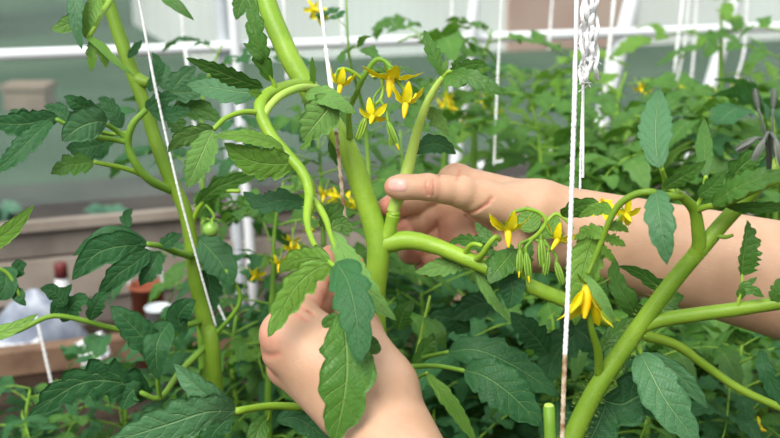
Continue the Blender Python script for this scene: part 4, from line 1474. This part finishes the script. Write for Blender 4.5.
def back_plant(label, stem, r, n, scale, kind, seed, flowers=(), t0=.0, up=.15, ground=True, mat='stemdark', avoid=None):
    rnd = random.Random(seed)
    c = PP(stem)
    zm = stem[0][2]
    rr = [q / FPX * zm for q in (r if isinstance(r, (list, tuple)) else (r * .25, r * .7, r, r))]
    full = down(c) if ground else c
    base = Vector((full[-1].x, full[-1].y, SOIL)) if ground else full[-1]
    root = empty('tomato_plant', base, label, 'plant', None)
    mb = MB()
    mb.tube(full, rr + ([rr[-1]] if ground else []), 8, k=len(full) * 6)
    mb.build('stem', MT[mat], root, origin=c[0])
    line = catmull(full, 60)
    az = rnd.random() * 6.28
    n = min(95, int(n * 2.3))
    for i in range(n):
        t = t0 + (1 - t0) * (i + rnd.random() * .6) / n * (.92 if ground else 1)
        p = line[min(60, int(t * 60))]
        az += 2.4 + rnd.uniform(-.4, .4)
        low = i / n
        d = Vector((math.cos(az), math.sin(az), up + rnd.uniform(-.2, .35) - .25 * low))
        if d.y < -.5: d.y *= .6
        x = d.normalized()
        z = Vector((rnd.uniform(-.35, .35), rnd.uniform(-.45, .15), 1))
        y = z.cross(x).normalized()
        z = x.cross(y)
        s = scale * .74 * rnd.uniform(.7, 1.15) * (.55 + .45 * min(1, (i + 1) / 3))
        kd = kind if rnd.random() > .2 else rnd.choice(('blue', 'mid') if kind == 'blue' else ('blue', 'mid', 'mid', 'young'))
        o = bpy.data.objects.new('leaf', rnd.choice(PROTO[kd]))
        M = Matrix.Identity(4)
        for q in range(3): M[q][0], M[q][1], M[q][2] = x[q] * s, y[q] * s, z[q] * s
        M.translation = p - base
        o.matrix_basis = M
        o.parent = root
        COL.objects.link(o)
    for i, (x, y, z) in enumerate(flowers):
        o = bpy.data.objects.new('flower', FLP[i % 3])
        o.rotation_euler = (math.radians(100 + rnd.uniform(-30, 60)), rnd.uniform(-.5, .5), rnd.uniform(-1, 1))
        o.location = P(x, y, z) - base
        o.scale = (.85,) * 3
        o.parent = root
        COL.objects.link(o)
    return root


bpl = back_plant
bpl('slim tomato plant with yellow flowers just left of the lower hand', [(284, 180, 1.0), (275, 225, 1.0), (272, 300, 1.0), (268, 400, 1.0)], 4, 12, .55, 'mid', 11, [(293, 248, .97), (298, 255, .97), (279, 263, .97), (292, 240, .99), (256, 275, .98)])
bpl('tomato plant with yellow flowers between the arching leaf stalk and the thick stem', [(318, 130, 1.1), (322, 200, 1.1), (326, 320, 1.1)], 4, 12, .6, 'mid', 12, [(324, 194, 1.06), (334, 196, 1.06), (346, 200, 1.07), (311, 226, 1.05), (356, 205, 1.1)])
bpl('upright tomato plant with several yellow flowers, behind the snapped shoot', [(492, 30, 1.35), (478, 84, 1.35), (474, 160, 1.35), (476, 300, 1.35)], 4.5, 9, .75, 'mid', 13, [(443, 104, 1.3), (452, 108, 1.3), (486, 102, 1.3), (496, 114, 1.3), (465, 118, 1.32), (448, 98, 1.3)])
bpl('tomato plant arching to the right before the white rail, left of the thick twine', [(505, 95, 1.45), (535, 75, 1.45), (560, 90, 1.45), (575, 160, 1.45), (570, 300, 1.45)], 4, 16, .75, 'young', 14)
bpl('leafy tomato plant left of the thick twine, just above the wrist', [(530, 100, 1.2), (540, 150, 1.2), (548, 300, 1.2)], 4, 14, .7, 'mid', 15)
bpl('tall tomato plant topped by a spray of leaves against the white rail, top right', [(722, 4, 1.6), (721, 50, 1.6), (721, 110, 1.6), (722, 220, 1.6)], 5, 7, .85, 'young', 16, [(683, 88, 1.5), (690, 92, 1.5), (734, 88, 1.5), (741, 84, 1.5), (715, 92, 1.5), (738, 94, 1.5), (712, 96, 1.5)])
bpl('tomato plant cut by the right edge, highest leaves beside the white rail', [(790, 30, 1.5), (786, 90, 1.5), (788, 250, 1.5)], 5, 15, .9, 'mid', 17)
bpl('bushy tomato plant just right of the thick twine, with flowers among the top leaves', [(626, 72, 1.35), (616, 120, 1.35), (612, 300, 1.35)], 4.5, 9, .8, 'young', 18, [(640, 88, 1.3), (648, 92, 1.3)])
bpl('dense tomato plant behind the forearm, below the upright single leaf', [(660, 116, 1.15), (664, 180, 1.15), (660, 330, 1.15)], 5, 18, .8, 'mid', 19)
bpl('dense tomato plant behind the forearm, above its fork crossing at right', [(716, 112, 1.2), (722, 180, 1.2), (718, 330, 1.2)], 5, 18, .85, 'mid', 20)
bpl('dense tomato plant behind the drooping grey green buds at the right edge', [(772, 112, 1.15), (776, 180, 1.15), (770, 330, 1.15)], 5, 18, .85, 'mid', 21)
bpl('tomato plant behind the wrist, showing above the back of the upper hand', [(592, 140, 1.25), (588, 210, 1.25), (590, 330, 1.25)], 4.5, 14, .75, 'mid', 22)
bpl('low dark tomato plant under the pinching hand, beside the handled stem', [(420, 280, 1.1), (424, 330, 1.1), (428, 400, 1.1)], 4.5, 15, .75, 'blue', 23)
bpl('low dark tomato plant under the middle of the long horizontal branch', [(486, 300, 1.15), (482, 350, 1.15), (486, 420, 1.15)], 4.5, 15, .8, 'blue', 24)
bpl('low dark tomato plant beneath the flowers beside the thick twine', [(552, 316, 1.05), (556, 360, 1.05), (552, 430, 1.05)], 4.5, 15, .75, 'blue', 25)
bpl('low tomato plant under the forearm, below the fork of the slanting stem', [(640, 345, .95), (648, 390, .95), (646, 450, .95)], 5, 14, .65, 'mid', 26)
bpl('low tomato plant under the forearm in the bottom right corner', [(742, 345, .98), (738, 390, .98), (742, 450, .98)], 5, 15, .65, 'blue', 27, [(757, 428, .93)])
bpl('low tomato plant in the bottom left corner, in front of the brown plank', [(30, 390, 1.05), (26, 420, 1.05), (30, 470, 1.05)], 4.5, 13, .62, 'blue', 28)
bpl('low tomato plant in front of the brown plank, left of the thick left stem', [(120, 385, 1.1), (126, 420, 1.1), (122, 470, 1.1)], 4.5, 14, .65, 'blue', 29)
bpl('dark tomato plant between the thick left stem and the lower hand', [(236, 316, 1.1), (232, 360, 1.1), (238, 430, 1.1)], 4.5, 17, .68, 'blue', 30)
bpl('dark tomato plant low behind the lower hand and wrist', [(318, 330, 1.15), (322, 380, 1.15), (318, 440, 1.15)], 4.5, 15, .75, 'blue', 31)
bpl('small tomato plant beside the white upright post, behind the arching leaf stalk', [(222, 45, 1.15), (206, 85, 1.15), (202, 140, 1.15), (206, 300, 1.15)], 3.5, 9, .62, 'blue', 32, t0=.02)
bpl('tomato plant with a bent yellowish tip behind the flower truss', [(398, 42, 1.3), (416, 36, 1.3), (430, 50, 1.3), (446, 90, 1.3), (440, 250, 1.3)], 4, 8, .7, 'mid', 33, [(462, 124, 1.27)])
bpl('thin tomato plant behind the handled stem, flowers hanging at the top edge', [(346, -8, 1.0), (350, 60, 1.0), (366, 130, 1.05), (372, 300, 1.05)], 3.2, 9, .5, 'mid', 34, [(313, 9, 1.05), (320, 15, 1.05)])
bpl('tomato plant filling the gap behind the flower truss and above the pinching thumb', [(400, 130, 1.25), (404, 200, 1.25), (402, 300, 1.25)], 4, 8, .7, 'mid', 35)
# leaves entering at the top
tp = empty('tomato_plant', Vector((P(200, 320, .95).x, P(200, 320, .95).y, SOIL)), 'tomato plant with one dark leaf tip hanging in at the top, right of slanting twine', 'plant')
stalk(tp, 'stem', [(96, -60, .95), (110, -4, .95), (146, 100, .95), (168, 172, .95), (190, 235, .95), (200, 320, .95)], [3, 4], mat='stemdark', toground=True, n=8)
leaf(tp, LM, [([(158, -12, .80), (168, -2, .79), (180, 8, .785), (194, 20, .785)], 7, dict(teeth=2, depth=.1, roll=-15, seed=201))], [([(100, -46, .95), (140, -40, .86), (158, -12, .80)], [2, 1.6])])
# broad bluish leaves under the horizontal branch
mp = empty('tomato_plant', Vector((P(404, 470, .85).x, P(404, 470, .85).y, SOIL)), 'tomato plant with broad bluish leaves spreading under the branch, right of the lower wrist', 'plant')
stalk(mp, 'stem', [(430, 296, .88), (418, 350, .87), (408, 400, .86), (404, 450, .86)], [1.2, 3.2, 4, 4.4], mat='stem', toground=True)
leaf(mp, LB, [([(448, 352, .80), (476, 350, .79), (514, 366, .785), (560, 396, .785)], 22, dict(teeth=5, depth=.25, roll=-15, seed=211))], [([(415, 360, .87), (430, 356, .83), (448, 352, .80)], [2.6, 2])])
leaf(mp, LB, [([(464, 370, .77), (484, 376, .76), (510, 394, .755), (542, 426, .755)], 26, dict(teeth=5, depth=.2, roll=-8, seed=212))], [([(406, 367, .86), (436, 366, .80), (466, 371, .77)], [3, 2.2])])
leaf(mp, LY, [([(427, 373, .78), (442, 392, .77), (458, 414, .768), (478, 446, .768)], 10, dict(teeth=5, depth=.2, roll=-30, seed=213))], [([(408, 395, .86), (416, 380, .82), (427, 373, .78)], [2, 1.6])])
leaf(mp, LB, [([(548, 354, .80), (536, 338, .79), (524, 326, .785), (510, 312, .785)], 17, dict(teeth=4, depth=.3, seed=214))])
leaf(mp, LB, [([(500, 300, .85), (474, 306, .84), (450, 320, .84)], 17, dict(teeth=3, seed=215)), ([(470, 330, .85), (448, 318, .84), (428, 316, .84)], 15, dict(teeth=3, seed=216))])
leaf(mp, LM, [([(424, 318, .85), (438, 330, .83), (446, 350, .83)], 9, dict(teeth=2, seed=217)), ([(414, 366, .85), (430, 344, .84), (450, 332, .84)], 10, dict(teeth=3, seed=218)), ([(398, 330, .86), (404, 312, .85), (414, 300, .85)], 12, dict(teeth=2, seed=219))])
leaf(mp, LB, [([(590, 330, .85), (568, 340, .84), (552, 362, .84), (546, 390, .84)], 20, dict(teeth=4, seed=220)), ([(560, 320, .85), (586, 336, .84), (604, 362, .84)], 17, dict(teeth=4, seed=221))])

# ---------------------------------------------------------------- twine
def twine(label, pts, r, mat='twine', strands=2, stain=None, group=None, turns=320.0, top=True):
    c = PP(pts)
    d = (c[0] - c[1]).normalized()
    if top: c = [c[0] + d * (1.75 - c[0].z) / max(d.z, .2)] + c
    root = None
    k = max(120, int(sum((c[i + 1] - c[i]).length for i in range(len(c) - 1)) / max(r * 1.2, .0012)))
    k = min(k, 420)
    line = catmull(c, k)
    mb = MB()
    L = 0
    ax, ay = Vector((1, 0, 0)), Vector((0, 1, 0))
    for s in range(strands):
        pts2 = []
        L = 0
        for i, p in enumerate(line):
            if i: L += (p - line[i - 1]).length
            a = L / (r * 7.5) * 2 * math.pi + s * 2 * math.pi / strands
            pts2.append(p + (ax * math.cos(a) + ay * math.sin(a)) * r * .36)
        n0 = len(mb.f)
        mb.tube(pts2, r * .66, 6, raw=True)
        if stain is not None:
            for q in range(n0, len(mb.f)):
                z = mb.v[mb.f[q][0]].z
                if z < stain: mb.m[q] = 1
    o = mb.build('twine', [MT[mat], MT['twinestain']], None, origin=c[0])
    tag(o, label, 'string', group)
    return o


def pr(px, z): return px / FPX * z


twine('slanting white twine running down the thick stem at left', [(137, -10, .78), (152, 70, .79), (176, 180, .80), (200, 270, .82), (216, 326, .84)], pr(1.5, .79))
twine('white twine crossing the thick handled stem, stained brown below the arching leaf stalk', [(319, -10, .74), (326, 50, .735), (333, 96, .732), (338, 150, .733), (343, 200, .735), (346, 225, .74)], pr(2.3, .735), stain=P(335, 128, .732).z)
twine('thick white twine hanging in front of the forearm, stained brown at its bottom end', [(577, -10, .62), (575, 80, .62), (572, 180, .62), (568, 290, .62), (564, 380, .62), (562, 450, .62)], pr(2.7, .62), strands=3, stain=P(566, 352, .62).z)
twine('thin white twine dropping from the frayed twine bundle', [(583, 60, .66), (583, 90, .66), (581, 140, .66), (580, 190, .66)], pr(1.5, .66))
# looped, frayed bundle
mb = MB()
rs = random.Random(4)
for i, (x0, x1, yb, r) in enumerate(((584, 581, 84, 2.0), (588, 585, 80, 2.2), (592, 590, 74, 2.2), (596, 597, 80, 2.0), (590, 594, 66, 2.2), (586, 588, 60, 2.0), (594, 592, 52, 2.0))):
    pts = []
    for j in range(30):
        t = j / 29
        y = -40 + (yb + 40) * t
        x = x0 + (x1 - x0) * t + 2.0 * math.sin(j * .9 + i * 2) * (.4 + .6 * rs.random())
        pts.append((x, y, .645 + .004 * math.sin(j * .8 + i)))
    rr = [pr(r * rs.uniform(.8, 1.3), .645) for _ in range(30)]
    mb.tube(PP(pts), rr, 7, k=90)
for i in range(26):
    x, y = rs.uniform(580, 598), rs.uniform(5, 82)
    mb.tube(PP([(x, y, .645), (x + rs.uniform(-5, 5), y + rs.uniform(2, 8), .643 + rs.uniform(-.004, .004)), (x + rs.uniform(-6, 6), y + rs.uniform(6, 14), .645)]), .0004, 4)
tag(mb.build('twine_bundle', MT['twine'], origin=P(588, -40, .645)), 'frayed bundle of white twine hooked beside the thick twine at the top', 'string')
for lab, pts, r in (
    ('thin white twine just right of the snapped shoot, beside the upright flowering plant', [(502, -10, 1.2), (498, 70, 1.2), (494, 165, 1.2)], 1.9),
    ('faint white twine crossing the rail left of the leaning white post', [(452, -10, 1.7), (451, 60, 1.7), (450, 120, 1.7)], 2.0),
    ('faint white twine ending on the long rail left of the frayed bundle', [(553, -10, 1.8), (550, 30, 1.8), (549, 50, 1.8)], 2.2),
    ('white twine with a fluffy knot, just right of the frayed bundle', [(615, -10, 1.45), (610, 40, 1.45), (606, 70, 1.45), (603, 120, 1.45)], 2.6),
    ('doubled white twine crossing the rail between frayed bundle and tall topped plant', [(684, -10, 1.55), (678, 40, 1.55), (673, 90, 1.55)], 2.6),
    ('faint white twine right beside the doubled one, left of the tall topped plant', [(690, -10, 1.7), (685, 40, 1.7), (676, 88, 1.7)], 1.6),
    ('short faint white twine below the rail, left of the tall topped plant', [(697, -10, 1.8), (694, 50, 1.8), (690, 92, 1.8)], 2.0),
    ('faint white twine below the rail, right of the tall topped plant', [(748, -10, 1.8), (744, 50, 1.8), (736, 80, 1.8)], 2.0),
    ('white twine right of the thick handled stem near the top, left of its own twine', [(283, -10, 1.4), (285, 30, 1.4), (287, 80, 1.4)], 2.0),
    ('short faint white twine above the rail, right of the brown stained twine', [(341, -10, 1.75), (342, 20, 1.75), (343, 40, 1.75)], 2.2),
    ('faint white twine left of the grey post', [(179, -10, 1.5), (184, 40, 1.5), (191, 95, 1.4), (204, 205, 1.4)], 2.0),
    ('thin slack white twine at the lower left edge, over the brown plank', [(36, 316, 1.3), (44, 350, 1.3), (58, 412, 1.3)], 2.0),
    ('white twine behind the thick left stem, beside the green fruit', [(206, 265, .95), (214, 295, .95), (228, 326, .95)], 2.0)):
    twine(lab, pts, pr(r * .75, pts[0][2]), top='plank' not in lab and 'fruit' not in lab)
